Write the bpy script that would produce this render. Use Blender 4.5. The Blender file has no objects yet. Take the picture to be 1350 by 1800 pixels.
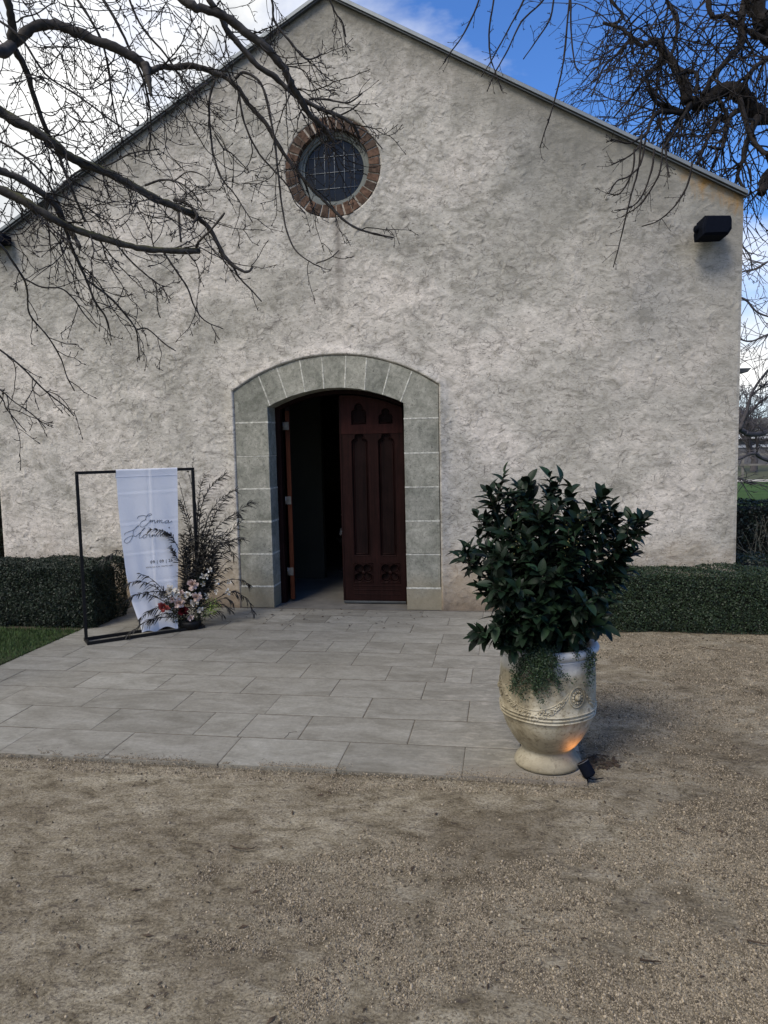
import bpy, math, random
import numpy as np
from mathutils import Vector, Matrix
random.seed(7); rng = np.random.default_rng(11)
R = math.radians
S = bpy.context.scene
COL = S.collection

# ------------------------------------------------------------------ camera
FPX, PITCH, ROLL, YAW = 1302.86, 0.0916205, -0.0211143, 0.1618169
CAM = np.array([0.0, 0.0, 1.6])
_F = np.array([-math.sin(YAW)*math.cos(PITCH), math.cos(YAW)*math.cos(PITCH), -math.sin(PITCH)])
_R0 = np.array([math.cos(YAW), math.sin(YAW), 0.0]); _U0 = np.cross(_R0, _F)
_R = math.cos(ROLL)*_R0 + math.sin(ROLL)*_U0
_U = -math.sin(ROLL)*_R0 + math.cos(ROLL)*_U0
cam = bpy.data.cameras.new('camera'); co = bpy.data.objects.new('camera', cam); COL.objects.link(co)
M = Matrix(((_R[0], _U[0], -_F[0], 0), (_R[1], _U[1], -_F[1], 0), (_R[2], _U[2], -_F[2], 1.6), (0, 0, 0, 1)))
co.matrix_world = M
cam.sensor_fit = 'HORIZONTAL'; cam.sensor_width = 36; cam.lens = FPX/1350*36
cam.clip_start = 0.05; cam.clip_end = 2000
S.camera = co

# ------------------------------------------------------------------ light
S.view_settings.view_transform = 'Standard'; S.view_settings.look = 'None'
S.view_settings.exposure = 0.98; S.view_settings.gamma = 1; S.view_settings.use_curve_mapping = False
SUN_EL, SUN_AZ = R(52), R(205)      # azimuth measured clockwise from +Y
w = bpy.data.worlds.new('World'); S.world = w; w.use_nodes = True
nt = w.node_tree; nt.nodes.clear()
def N(t, typ, **k):
    n = t.nodes.new(typ)
    for a, b in k.items(): setattr(n, a, b)
    return n
def L(t, a, b): t.links.new(a, b)
def MATH(t, op, a, b=None, c=None, clamp=False):
    n = N(t, 'ShaderNodeMath', operation=op, use_clamp=clamp)
    for i, v in enumerate((a, b, c)):
        if v is None: continue
        if hasattr(v, 'is_linked'): L(t, v, n.inputs[i])
        else: n.inputs[i].default_value = v
    return n.outputs[0]
def MIX(t, fac, a, b, blend='MIX'):
    n = N(t, 'ShaderNodeMix', data_type='RGBA', blend_type=blend)
    for i, v in ((0, fac), (6, a), (7, b)):
        if hasattr(v, 'is_linked'): L(t, v, n.inputs[i])
        elif i == 0: n.inputs[0].default_value = v
        else: n.inputs[i].default_value = (*v, 1) if len(v) == 3 else v
    return n.outputs[2]
def RAMP(t, fac, *stops):
    n = N(t, 'ShaderNodeValToRGB'); cr = n.color_ramp
    while len(cr.elements) < len(stops): cr.elements.new(0.5)
    for e, (p, c) in zip(cr.elements, stops):
        e.position = p; e.color = (c, c, c, 1) if isinstance(c, (int, float)) else (*c, 1)
    L(t, fac, n.inputs[0]); return n.outputs[0]
def NOISE(t, vec, scale, detail=4, rough=0.55, dist=0.0):
    n = N(t, 'ShaderNodeTexNoise'); n.inputs['Scale'].default_value = scale
    n.inputs['Detail'].default_value = detail; n.inputs['Roughness'].default_value = rough
    n.inputs['Distortion'].default_value = dist
    if vec is not None: L(t, vec, n.inputs['Vector'])
    return n.outputs[0]
def MAP(t, vec, scale=(1, 1, 1), rot=(0, 0, 0), loc=(0, 0, 0)):
    n = N(t, 'ShaderNodeMapping'); n.inputs['Scale'].default_value = scale
    n.inputs['Rotation'].default_value = rot; n.inputs['Location'].default_value = loc
    L(t, vec, n.inputs['Vector']); return n.outputs[0]
sky = N(nt, 'ShaderNodeTexSky', sky_type='NISHITA', sun_disc=False)
sky.sun_elevation = SUN_EL; sky.sun_rotation = SUN_AZ; sky.altitude = 100; sky.air_density = 1.15; sky.dust_density = 0.6; sky.ozone_density = 2.2
tc = N(nt, 'ShaderNodeTexCoord')
sep = N(nt, 'ShaderNodeSeparateXYZ'); L(nt, tc.outputs['Generated'], sep.inputs[0])
cm = MAP(nt, tc.outputs['Generated'], (1, 1, 2.2), loc=(0.62, 0.1, 0.2))
c1 = NOISE(nt, cm, 1.9, 7, 0.56, 0.25)
bias = MATH(nt, 'MULTIPLY_ADD', sep.outputs[0], -0.42, 0.0)
low = RAMP(nt, sep.outputs[2], (0.10, 0.36), (0.42, 0.0))
v = MATH(nt, 'ADD', MATH(nt, 'ADD', c1, bias), low)
mask = RAMP(nt, v, (0.49, 0.0), (0.70, 1.0))
shade = NOISE(nt, cm, 4.2, 6, 0.6, 0.2)
ccol = RAMP(nt, shade, (0.36, (4.3, 4.4, 4.5)), (0.60, (6.6, 6.6, 6.5)))
skyc = MIX(nt, 1.0, sky.outputs[0], (0.34, 0.57, 0.93), 'MULTIPLY')
skm = MIX(nt, mask, skyc, ccol)
bg = N(nt, 'ShaderNodeBackground'); bg.inputs[1].default_value = 0.1; L(nt, skm, bg.inputs[0])
wo = N(nt, 'ShaderNodeOutputWorld'); L(nt, bg.outputs[0], wo.inputs[0])
sl = bpy.data.lights.new('sun', 'SUN'); sl.energy = 1.45; sl.angle = R(22); sl.color = (1, 0.92, 0.80)
so = bpy.data.objects.new('sun', sl); COL.objects.link(so)
sd = Vector((math.sin(SUN_AZ)*math.cos(SUN_EL), math.cos(SUN_AZ)*math.cos(SUN_EL), math.sin(SUN_EL)))
so.rotation_euler = (-sd).to_track_quat('-Z', 'Y').to_euler()

# ------------------------------------------------------------------ helpers
def ray(px, py): return _F + (px-675)/FPX*_R - (py-900)/FPX*_U
def P(px, py, Y):
    d = ray(px, py); return CAM + d*(Y/d[1])
def G(px, py, z=0.0):
    d = ray(px, py); return CAM + d*((z-1.6)/d[2])
def Rad(rpx, Y): return rpx*Y/FPX
def mk(name, V, faces, mat=None, parent=None, loc=None, smooth=False, **props):
    """V Nx3, faces: list of index arrays (each Nx3 or Nx4) or list of tuples"""
    me = mesh(name, V, faces, mat, smooth)
    o = bpy.data.objects.new(name, me); COL.objects.link(o)
    if parent: o.parent = parent
    if loc is not None: o.location = loc
    for k, v_ in props.items(): o[k] = v_
    return o
def mesh(name, V, faces, mat=None, smooth=False):
    V = np.asarray(V, float).reshape(-1, 3)
    me = bpy.data.meshes.new(name)
    if len(faces) and isinstance(faces[0], np.ndarray) and faces[0].ndim == 2:
        idx = np.concatenate([f.ravel() for f in faces]); cnt = np.concatenate([np.full(len(f), f.shape[1]) for f in faces])
        me.vertices.add(len(V)); me.vertices.foreach_set('co', V.ravel())
        me.loops.add(len(idx)); me.loops.foreach_set('vertex_index', idx.astype(np.int32))
        me.polygons.add(len(cnt)); me.polygons.foreach_set('loop_start', np.concatenate([[0], np.cumsum(cnt)[:-1]]).astype(np.int32))
        me.update(calc_edges=True); me.validate()
    else:
        me.from_pydata([tuple(p) for p in V], [], [tuple(int(i) for i in f) for f in faces])
    me.polygons.foreach_set('use_smooth', [bool(smooth)]*len(me.polygons))
    if mat: me.materials.append(mat)
    return me
def empty(name, loc, label=None, category=None, group=None, parent=None, kind=None):
    o = bpy.data.objects.new(name, None); COL.objects.link(o); o.location = loc; o.empty_display_size = 0.1
    if parent: o.parent = parent
    if label: o['label'] = label
    if category: o['category'] = category
    if group: o['group'] = group
    if kind: o['kind'] = kind
    return o
class MB:
    def __init__(s): s.V = []; s.F = []; s.n = 0
    def add(s, V, *Fs):
        V = np.asarray(V, float).reshape(-1, 3)
        s.V.append(V)
        for F in Fs: s.F.append(np.asarray(F, int)+s.n)
        s.n += len(V)
    def box(s, lo, hi, bev=0.0):
        lo = np.array(lo, float); hi = np.array(hi, float)
        if bev <= 0:
            V = np.array([[x, y, z] for x in (lo[0], hi[0]) for y in (lo[1], hi[1]) for z in (lo[2], hi[2])])
            s.add(V, [[0, 1, 3, 2], [4, 6, 7, 5], [0, 4, 5, 1], [2, 3, 7, 6], [0, 2, 6, 4], [1, 5, 7, 3]])
        else:
            V = []; 
            for sx in (0, 1):
                for sy in (0, 1):
                    for sz in (0, 1):
                        c = np.array([(lo, hi)[sx][0], (lo, hi)[sy][1], (lo, hi)[sz][2]])
                        d = np.array([1-2*sx, 1-2*sy, 1-2*sz])*bev
                        for a in range(3):
                            q = c+d; q[a] = c[a]; V.append(q)
            i = lambda sx, sy, sz, a: ((sx*2+sy)*2+sz)*3+a
            q4 = []; t3 = []
            for sgn in (0, 1):
                q4.append([i(sgn, 0, 0, 0), i(sgn, 0, 1, 0), i(sgn, 1, 1, 0), i(sgn, 1, 0, 0)][::(1 if sgn == 0 else -1)])
                q4.append([i(0, sgn, 0, 1), i(1, sgn, 0, 1), i(1, sgn, 1, 1), i(0, sgn, 1, 1)][::(1 if sgn == 0 else -1)])
                q4.append([i(0, 0, sgn, 2), i(0, 1, sgn, 2), i(1, 1, sgn, 2), i(1, 0, sgn, 2)][::(1 if sgn == 0 else -1)])
            for u in (0, 1):
                for v_ in (0, 1):
                    q4.append([i(u, v_, 0, 0), i(u, v_, 0, 1), i(u, v_, 1, 1), i(u, v_, 1, 0)])
                    q4.append([i(u, 0, v_, 0), i(u, 0, v_, 2), i(u, 1, v_, 2), i(u, 1, v_, 0)])
                    q4.append([i(0, u, v_, 1), i(0, u, v_, 2), i(1, u, v_, 2), i(1, u, v_, 1)])
            for a in (0, 1):
                for b in (0, 1):
                    for c_ in (0, 1): t3.append([i(a, b, c_, 0), i(a, b, c_, 1), i(a, b, c_, 2)])
            s.add(V, q4, t3)
            s.n = s.n
            # two F blocks share one V block: fix offset of the second
        return s
    def tube(s, pts, rad, sides=5, cap=True):
        P_ = np.asarray(pts, float); n = len(P_)
        if n < 2: return s
        rad = np.broadcast_to(np.asarray(rad, float), (n,))
        T = np.gradient(P_, axis=0); T /= np.linalg.norm(T, axis=1)[:, None]+1e-12
        up = np.array([0.13, 0.21, 1.0]) if abs(T[0][2]) < 0.9 else np.array([1.0, 0.2, 0.1])
        A = np.cross(T, up); A /= np.linalg.norm(A, axis=1)[:, None]+1e-12
        B = np.cross(T, A)
        th = np.arange(sides)/sides*2*math.pi
        V = P_[:, None, :]+rad[:, None, None]*(np.cos(th)[None, :, None]*A[:, None, :]+np.sin(th)[None, :, None]*B[:, None, :])
        i = np.arange(n-1)[:, None]*sides; j = np.arange(sides)[None, :]; k = (j+1) % sides
        F = np.stack([i+j, i+k, i+sides+k, i+sides+j], -1).reshape(-1, 4)
        V = V.reshape(-1, 3)
        if cap:
            V = np.vstack([V, P_[0], P_[-1]]); a = n*sides
            jj = np.arange(sides); kk = (jj+1) % sides
            C0 = np.stack([np.full(sides, a), kk, jj], -1); C1 = np.stack([np.full(sides, a+1), (n-1)*sides+jj, (n-1)*sides+kk], -1)
            s.add(V, F, C0, C1)
        else: s.add(V, F)
        return s
    def prism(s, poly, y0, y1, ch=0.0):
        """poly: (x,z) outline counter clockwise seen from -Y; front face at y0, chamfered"""
        poly = np.asarray(poly, float); n = len(poly)
        c = poly.mean(0); area = 0.5*np.sum(poly[:, 0]*np.roll(poly[:, 1], -1)-np.roll(poly[:, 0], -1)*poly[:, 1])
        if area < 0: poly = poly[::-1]
        e = np.roll(poly, -1, 0)-poly; e /= np.linalg.norm(e, axis=1)[:, None]+1e-12
        nn = np.stack([-e[:, 1], e[:, 0]], -1)        # inward normals
        m = nn+np.roll(nn, 1, 0); m /= (1+np.sum(nn*np.roll(nn, 1, 0), 1))[:, None]+1e-9
        ins = poly+m*ch
        rings = []
        if ch > 0: rings.append(np.stack([ins[:, 0], np.full(n, y0), ins[:, 1]], -1)); rings.append(np.stack([poly[:, 0], np.full(n, y0+ch), poly[:, 1]], -1))
        else: rings.append(np.stack([poly[:, 0], np.full(n, y0), poly[:, 1]], -1))
        rings.append(np.stack([poly[:, 0], np.full(n, y1), poly[:, 1]], -1))
        V = np.vstack(rings); q = []
        for r_ in range(len(rings)-1):
            for a in range(n): b = (a+1) % n; q.append([r_*n+a, (r_+1)*n+a, (r_+1)*n+b, r_*n+b])
        tri = [[0, a, a+1] for a in range(1, n-1)]; o = (len(rings)-1)*n; tri += [[o, o+a+1, o+a] for a in range(1, n-1)]
        s.add(V, q, tri); return s
    def lathe(s, prof, n=32, c=(0, 0, 0)):
        pr = np.asarray(prof, float); th = np.arange(n)/n*2*math.pi
        V = np.stack([pr[:, None, 0]*np.cos(th), pr[:, None, 0]*np.sin(th), np.broadcast_to(pr[:, None, 1], (len(pr), n))], -1).reshape(-1, 3)+np.array(c)
        i = np.arange(len(pr)-1)[:, None]*n; j = np.arange(n)[None, :]; k = (j+1) % n
        s.add(V, np.stack([i+j, i+k, i+n+k, i+n+j], -1).reshape(-1, 4)); return s
    def ball(s, c, r, nu=8, nv=5, sc=(1, 1, 1)):
        pr = [(math.sin(math.pi*i/nv)*r+1e-5, -math.cos(math.pi*i/nv)*r) for i in range(nv+1)]
        t = MB().lathe(pr, nu); V = t.V[0]*np.array(sc)+np.array(c); s.add(V, t.F[0]); return s
    def build(s, name, mat=None, parent=None, smooth=False, loc=None, **p):
        V = np.vstack(s.V)
        q = [f for f in s.F if f.ndim == 2 and f.shape[1] == 4]; t = [f for f in s.F if f.ndim == 2 and f.shape[1] == 3]
        fs = ([np.vstack(q)] if q else [])+([np.vstack(t)] if t else [])
        return mk(name, V, fs, mat, parent, loc, smooth, **p)
def grid_faces(nu, nv):
    i = np.arange(nu-1)[:, None]*nv; j = np.arange(nv-1)[None, :]
    return np.stack([i+j, i+nv+j, i+nv+j+1, i+j+1], -1).reshape(-1, 4)
def vnoise(x, y, sc, seed=0):
    """smooth value noise on arrays"""
    x = np.asarray(x)*sc; y = np.asarray(y)*sc
    xi = np.floor(x).astype(int); yi = np.floor(y).astype(int); fx = x-xi; fy = y-yi
    fx = fx*fx*(3-2*fx); fy = fy*fy*(3-2*fy)
    def h(a, b):
        n = (a*374761393+b*668265263+seed*974711) & 0x7fffffff
        n = ((n ^ (n >> 13))*1274126177) & 0x7fffffff
        return ((n ^ (n >> 16)) & 0xffff)/65535.0
    return (h(xi, yi)*(1-fx)+h(xi+1, yi)*fx)*(1-fy)+(h(xi, yi+1)*(1-fx)+h(xi+1, yi+1)*fx)*fy
def fbm(x, y, sc, seed=0, o=4):
    t = 0; a = 0.5
    for k in range(o): t = t+a*vnoise(x, y, sc*2**k, seed+k*17); a *= 0.5
    return t

# ------------------------------------------------------------------ materials
def newmat(name):
    m = bpy.data.materials.new(name); m.use_nodes = True; t = m.node_tree
    b = t.nodes['Principled BSDF']; return m, t, b
def objco(t): return N(t, 'ShaderNodeTexCoord').outputs['Object']
def geoco(t): return N(t, 'ShaderNodeNewGeometry').outputs['Position']
def bump(t, b, h, strength=0.5, dist=0.01, prev=None):
    n = N(t, 'ShaderNodeBump'); n.inputs['Strength'].default_value = strength; n.inputs['Distance'].default_value = dist
    L(t, h, n.inputs['Height'])
    if prev is not None: L(t, prev, n.inputs['Normal'])
    if b is not None: L(t, n.outputs[0], b.inputs['Normal'])
    return n.outputs[0]
def simple(name, col, rough=0.8, nscale=20, var=0.25, bstr=0.3, bdist=0.004, spec=0.3, metallic=0.0, objvar=0.0, coord='geo', bscale=None, hue=None):
    m, t, b = newmat(name)
    co_ = geoco(t) if coord == 'geo' else objco(t)
    n = NOISE(t, co_, nscale, 5, 0.6)
    dark = tuple(c*(1-var) for c in col); lite = tuple(min(1, c*(1+var)) for c in col)
    c = RAMP(t, n, (0.3, dark), (0.7, lite))
    if objvar:
        oi = N(t, 'ShaderNodeObjectInfo').outputs['Random']
        c = MIX(t, 1.0, c, RAMP(t, oi, (0, tuple([1-objvar]*3)), (1, hue or tuple([1+objvar]*3))), 'MULTIPLY')
    L(t, c, b.inputs['Base Color']); b.inputs['Roughness'].default_value = rough
    b.inputs['Specular IOR Level'].default_value = spec; b.inputs['Metallic'].default_value = metallic
    if bstr: bump(t, b, NOISE(t, co_, bscale or nscale*4, 5, 0.6), bstr, bdist)
    return m

# stucco
def mat_stucco():
    m, t, b = newmat('stucco')
    g = geoco(t); sp = N(t, 'ShaderNodeSeparateXYZ'); L(t, g, sp.inputs[0])
    big = NOISE(t, g, 1.1, 5, 0.6, 0.4)
    base = RAMP(t, big, (0.38, (0.385, 0.362, 0.315)), (0.5, (0.500, 0.466, 0.412)), (0.62, (0.590, 0.540, 0.480)))
    mid = NOISE(t, MAP(t, g, (1, 1, 1.5), (0, R(25), 0)), 6.5, 6, 0.65, 1.0)
    base = MIX(t, 1.0, base, RAMP(t, mid, (0.34, (0.66, 0.66, 0.64)), (0.48, (0.98, 0.98, 0.98)), (0.64, (1.18, 1.18, 1.18))), 'MULTIPLY')
    # grime patches
    gr = NOISE(t, MAP(t, g, (1, 1, 1.8), (0, R(-18), 0), (3, 0, 7)), 3.4, 7, 0.72, 1.6)
    base = MIX(t, RAMP(t, gr, (0.53, 0.0), (0.68, 0.62)), base, (0.20, 0.185, 0.165))
    ga = N(t, 'ShaderNodeAttribute', attribute_name='grime').outputs['Fac']
    base = MIX(t, MATH(t, 'MULTIPLY', ga, 0.85), base, (0.12, 0.108, 0.095))
    fgr = NOISE(t, MAP(t, g, (1, 1, 1.9), (0, R(24), 0), (1, 2, 3)), 24, 8, 0.8, 0.5)
    base = MIX(t, 1.0, base, RAMP(t, fgr, (0.36, (0.70, 0.69, 0.67)), (0.46, (0.96, 0.96, 0.95)), (0.56, (1.03, 1.03, 1.03)), (0.64, (1.26, 1.26, 1.26))), 'MULTIPLY')
    vo = N(t, 'ShaderNodeTexVoronoi', feature='DISTANCE_TO_EDGE'); vo.inputs['Scale'].default_value = 9
    wv = N(t, 'ShaderNodeTexNoise'); wv.inputs['Scale'].default_value = 5; wv.inputs['Detail'].default_value = 5; L(t, g, wv.inputs['Vector'])
    vm = N(t, 'ShaderNodeVectorMath', operation='MULTIPLY_ADD'); L(t, wv.outputs['Color'], vm.inputs[0]); vm.inputs[1].default_value = (.35, .35, .35); L(t, MAP(t, g, (1, .2, 1.8), (0, R(24), 0)), vm.inputs[2]); L(t, vm.outputs[0], vo.inputs['Vector'])
    crk = MATH(t, 'MULTIPLY', RAMP(t, vo.outputs['Distance'], (0.0, 1.0), (0.05, 0.0)), RAMP(t, NOISE(t, g, 7, 4, 0.7), (0.47, 0.0), (0.58, 0.75)))
    base = MIX(t, crk, base, (0.14, 0.125, 0.11))
    # dark speckle pits
    pit = NOISE(t, MAP(t, g, (1, 1, 2.4), (0, R(20), 0)), 46, 3, 0.6, 0.8)
    base = MIX(t, RAMP(t, pit, (0.61, 0.0), (0.66, 0.85)), base, (0.13, 0.115, 0.10))
    # weathering under the roof verge: distance below the sloping roof line
    dx = MATH(t, 'ABSOLUTE', MATH(t, 'ADD', sp.outputs[0], 1.56))
    roofz = MATH(t, 'MULTIPLY_ADD', dx, -0.5555, 5.66)
    d = MATH(t, 'SUBTRACT', roofz, sp.outputs[2])
    st = MATH(t, 'ADD', MATH(t, 'MULTIPLY', NOISE(t, MAP(t, g, (1, 1, 0.35)), 5, 5, 0.65, 0.3), 0.9), MATH(t, 'MULTIPLY', d, -0.75))
    k = RAMP(t, st, (0.0, 0.0), (0.50, 0.80))
    base = MIX(t, k, base, (0.165, 0.152, 0.125))
    # general greying towards the right-hand eave
    gy = MATH(t, 'ADD', MATH(t, 'MULTIPLY', sp.outputs[0], 0.30), MATH(t, 'MULTIPLY', sp.outputs[2], 0.20))
    gy = MATH(t, 'ADD', gy, MATH(t, 'MULTIPLY', NOISE(t, g, 1.7, 4, 0.6), 0.5))
    base = MIX(t, RAMP(t, MATH(t, 'MULTIPLY', gy, 0.6), (0.48, 0.0), (0.92, 0.62)), base, (0.215, 0.21, 0.185))
    # orange lichen by the right eave
    ln = NOISE(t, MAP(t, g, (1, 1, 0.4), loc=(0, 0, 1.3)), 8, 6, 0.7, 0.5)
    lx = MATH(t, 'MULTIPLY', MATH(t, 'MULTIPLY', RAMP(t, MATH(t, 'MULTIPLY', sp.outputs[0], 0.3), (0.27, 0.0), (0.52, 0.55)), RAMP(t, MATH(t, 'MULTIPLY', d, 1.0), (0.1, 1.0), (0.55, 0.0))), 1.0)
    base = MIX(t, RAMP(t, MATH(t, 'MULTIPLY', ln, lx), (0.19, 0.0), (0.31, 0.85)), base, (0.30, 0.17, 0.05))
    # damp, ochre stained base of the wall
    zb = MATH(t, 'ADD', sp.outputs[2], MATH(t, 'MULTIPLY', NOISE(t, g, 2.5, 5, 0.6), -0.7))
    base = MIX(t, RAMP(t, MATH(t, 'ADD', zb, 0.4), (0.15, 0.75), (0.75, 0.0)), base, (0.36, 0.27, 0.175))
    zc = MATH(t, 'ADD', sp.outputs[2], MATH(t, 'MULTIPLY', NOISE(t, g, 6, 6, 0.75), -0.55))
    base = MIX(t, RAMP(t, MATH(t, 'ADD', zc, 0.4), (0.10, 0.85), (0.36, 0.0)), base, (0.13, 0.10, 0.075))
    # run-off streak below the round window
    sx = MATH(t, 'ABSOLUTE', MATH(t, 'ADD', sp.outputs[0], MATH(t, 'MULTIPLY_ADD', NOISE(t, g, 3, 3), 0.06, 1.49)))
    stz = RAMP(t, MATH(t, 'MULTIPLY', sp.outputs[2], 0.25), (0.66, 0.0), (0.86, 0.7), (0.925, 0.75), (0.94, 0.0))
    stx = RAMP(t, sx, (0.0, 1.0), (0.055, 0.0))
    base = MIX(t, MATH(t, 'MULTIPLY', stz, stx), base, (0.15, 0.13, 0.11))
    L(t, base, b.inputs['Base Color']); b.inputs['Roughness'].default_value = 0.92; b.inputs['Specular IOR Level'].default_value = 0.15
    h1 = NOISE(t, MAP(t, g, (1, 1, 2.0), (0, R(28), 0)), 27, 7, 0.68, 1.2)
    h2 = NOISE(t, g, 90, 4, 0.7, 0.5)
    n1 = bump(t, None, RAMP(t, h1, (0.36, 0.0), (0.46, 0.7), (0.7, 1.0)), 0.28, 0.008)
    n15 = bump(t, None, fgr, 0.4, 0.005, n1)
    bump(t, b, h2, 0.5, 0.003, n15)
    return m
def mat_stone():
    m, t, b = newmat('dressed_stone')
    g = geoco(t); sp = N(t, 'ShaderNodeSeparateXYZ'); L(t, g, sp.inputs[0])
    n = NOISE(t, g, 5.5, 7, 0.68, 0.7)
    c = RAMP(t, n, (0.36, (0.190, 0.190, 0.160)), (0.5, (0.262, 0.258, 0.222)), (0.64, (0.335, 0.325, 0.282)))
    oi = N(t, 'ShaderNodeObjectInfo').outputs['Random']
    c = MIX(t, 1.0, c, RAMP(t, oi, (0, (0.88, 0.89, 0.88)), (1, (1.16, 1.15, 1.12))), 'MULTIPLY')
    c = MIX(t, 1.0, c, RAMP(t, NOISE(t, g, 26, 8, 0.8, 0.4), (0.36, (0.72, 0.72, 0.71)), (0.64, (1.25, 1.25, 1.24))), 'MULTIPLY')
    pit = NOISE(t, g, 60, 3, 0.6, 1.0)
    c = MIX(t, RAMP(t, pit, (0.60, 0.0), (0.66, 0.8)), c, (0.10, 0.095, 0.08))
    zb = MATH(t, 'ADD', sp.outputs[2], MATH(t, 'MULTIPLY', NOISE(t, g, 5, 5, 0.6), -0.4))
    c = MIX(t, RAMP(t, MATH(t, 'ADD', zb, 0.2), (0.12, 0.75), (0.40, 0.0)), c, (0.25, 0.21, 0.14))
    L(t, c, b.inputs['Base Color']); b.inputs['Roughness'].default_value = 0.9; b.inputs['Specular IOR Level'].default_value = 0.15
    n1 = bump(t, None, NOISE(t, g, 30, 7, 0.75, 0.8), 0.4, 0.004)
    bump(t, b, NOISE(t, g, 110, 4, 0.7), 0.5, 0.002, n1)
    return m
def mat_gravel():
    m, t, b = newmat('gravel_ground')
    g = geoco(t)
    big = NOISE(t, MAP(t, g, (1, 1.3, 1)), 1.5, 6, 0.65, 0.4)
    mid = NOISE(t, MAP(t, g, (1, 1.5, 1)), 6.5, 9, 0.78, 0.5)
    fine = NOISE(t, g, 95, 4, 0.75)
    c = RAMP(t, mid, (0.36, (0.100, 0.082, 0.055)), (0.47, (0.192, 0.164, 0.116)), (0.62, (0.275, 0.244, 0.185)))
    c = MIX(t, 1.0, c, RAMP(t, big, (0.38, (0.72, 0.69, 0.66)), (0.62, (1.2, 1.2, 1.19))), 'MULTIPLY')
    c = MIX(t, 1.0, c, RAMP(t, fine, (0.36, (0.60, 0.58, 0.56)), (0.48, (1.0, 1.0, 1.0)), (0.62, (1.42, 1.42, 1.40))), 'MULTIPLY')
    dk = NOISE(t, MAP(t, g, (1, 2.0, 1), loc=(4, 1, 0)), 17, 8, 0.8, 1.0)
    c = MIX(t, RAMP(t, dk, (0.54, 0.0), (0.61, 0.75)), c, (0.06, 0.048, 0.04))
    L(t, c, b.inputs['Base Color']); b.inputs['Roughness'].default_value = 0.95; b.inputs['Specular IOR Level'].default_value = 0.1
    n1 = bump(t, None, mid, 0.5, 0.03)
    n2 = bump(t, None, NOISE(t, g, 38, 5, 0.7), 0.55, 0.008, n1)
    bump(t, b, fine, 0.8, 0.004, n2)
    return m
def mat_slab():
    m, t, b = newmat('sandstone_slab')
    g = geoco(t); sp = N(t, 'ShaderNodeSeparateXYZ'); L(t, g, sp.inputs[0])
    oi = N(t, 'ShaderNodeObjectInfo').outputs['Random']
    off = N(t, 'ShaderNodeCombineXYZ'); L(t, MATH(t, 'MULTIPLY', oi, 37.0), off.inputs[2])
    va = N(t, 'ShaderNodeVectorMath', operation='ADD'); L(t, g, va.inputs[0]); L(t, off.outputs[0], va.inputs[1])
    n = NOISE(t, MAP(t, va.outputs[0], (0.7, 1.5, 1)), 4.0, 7, 0.66, 0.8)
    c = RAMP(t, n, (0.36, (0.176, 0.165, 0.138)), (0.5, (0.218, 0.207, 0.177)), (0.64, (0.255, 0.244, 0.213)))
    c = MIX(t, 1.0, c, RAMP(t, oi, (0, (0.88, 0.87, 0.85)), (0.5, (1.0, 0.99, 0.975)), (1, (1.09, 1.09, 1.08))), 'MULTIPLY')
    sc = NOISE(t, g, 55, 4, 0.7)
    c = MIX(t, 1.0, c, RAMP(t, sc, (0.3, (0.86, 0.86, 0.86)), (0.7, (1.12, 1.12, 1.12))), 'MULTIPLY')
    c = MIX(t, 1.0, c, RAMP(t, NOISE(t, MAP(t, g, (1, 2, 1)), 16, 6, 0.75, 0.5), (0.34, (0.88, 0.88, 0.87)), (0.64, (1.1, 1.1, 1.1))), 'MULTIPLY')
    # pale scuffed lime on the right, brown dirt drifting in from the front edge
    rx = RAMP(t, MATH(t, 'MULTIPLY_ADD', sp.outputs[0], 0.5, 0.6), (0.25, 0.0), (0.62, 1.0))
    sc2 = NOISE(t, MAP(t, g, (1, 2.8, 1)), 9, 6, 0.75, 0.8)
    c = MIX(t, MATH(t, 'MULTIPLY', rx, RAMP(t, sc2, (0.50, 0.0), (0.62, 0.6))), c, (0.40, 0.365, 0.31))
    fy = MATH(t, 'ADD', MATH(t, 'MULTIPLY_ADD', sp.outputs[1], -1.0, 3.62), MATH(t, 'MULTIPLY_ADD', NOISE(t, g, 6, 5, 0.7), 0.5, -0.42))
    fy = MATH(t, 'ADD', fy, MATH(t, 'MULTIPLY', rx, 0.2))
    c = MIX(t, RAMP(t, fy, (0.02, 0.0), (0.30, 0.85)), c, (0.21, 0.175, 0.135))
    L(t, c, b.inputs['Base Color']); b.inputs['Roughness'].default_value = 0.78; b.inputs['Specular IOR Level'].default_value = 0.3
    n1 = bump(t, None, n, 0.35, 0.01)
    bump(t, b, sc, 0.35, 0.002, n1)
    return m
def mat_leaf(name, c0, c1, rough=0.4, spec=0.5, sc=8, trans=0.0, back=None):
    m, t, b = newmat(name)
    g = geoco(t); n = NOISE(t, g, sc, 3, 0.5)
    ri = N(t, 'ShaderNodeNewGeometry').outputs['Random Per Island']
    oi = N(t, 'ShaderNodeObjectInfo').outputs['Random']
    k = MATH(t, 'FRACT', MATH(t, 'ADD', ri, MATH(t, 'ADD', oi, MATH(t, 'MULTIPLY', n, 0.6))))
    c = RAMP(t, k, (0.0, c0), (0.8, c1), (0.93, tuple(min(1, x*1.25) for x in c1)), (1.0, tuple(min(1, x*2.1) for x in c1)))
    if back:
        bf = N(t, 'ShaderNodeNewGeometry').outputs['Backfacing']; c = MIX(t, bf, c, back)
    L(t, c, b.inputs['Base Color']); b.inputs['Roughness'].default_value = rough; b.inputs['Specular IOR Level'].default_value = spec
    return m
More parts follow.
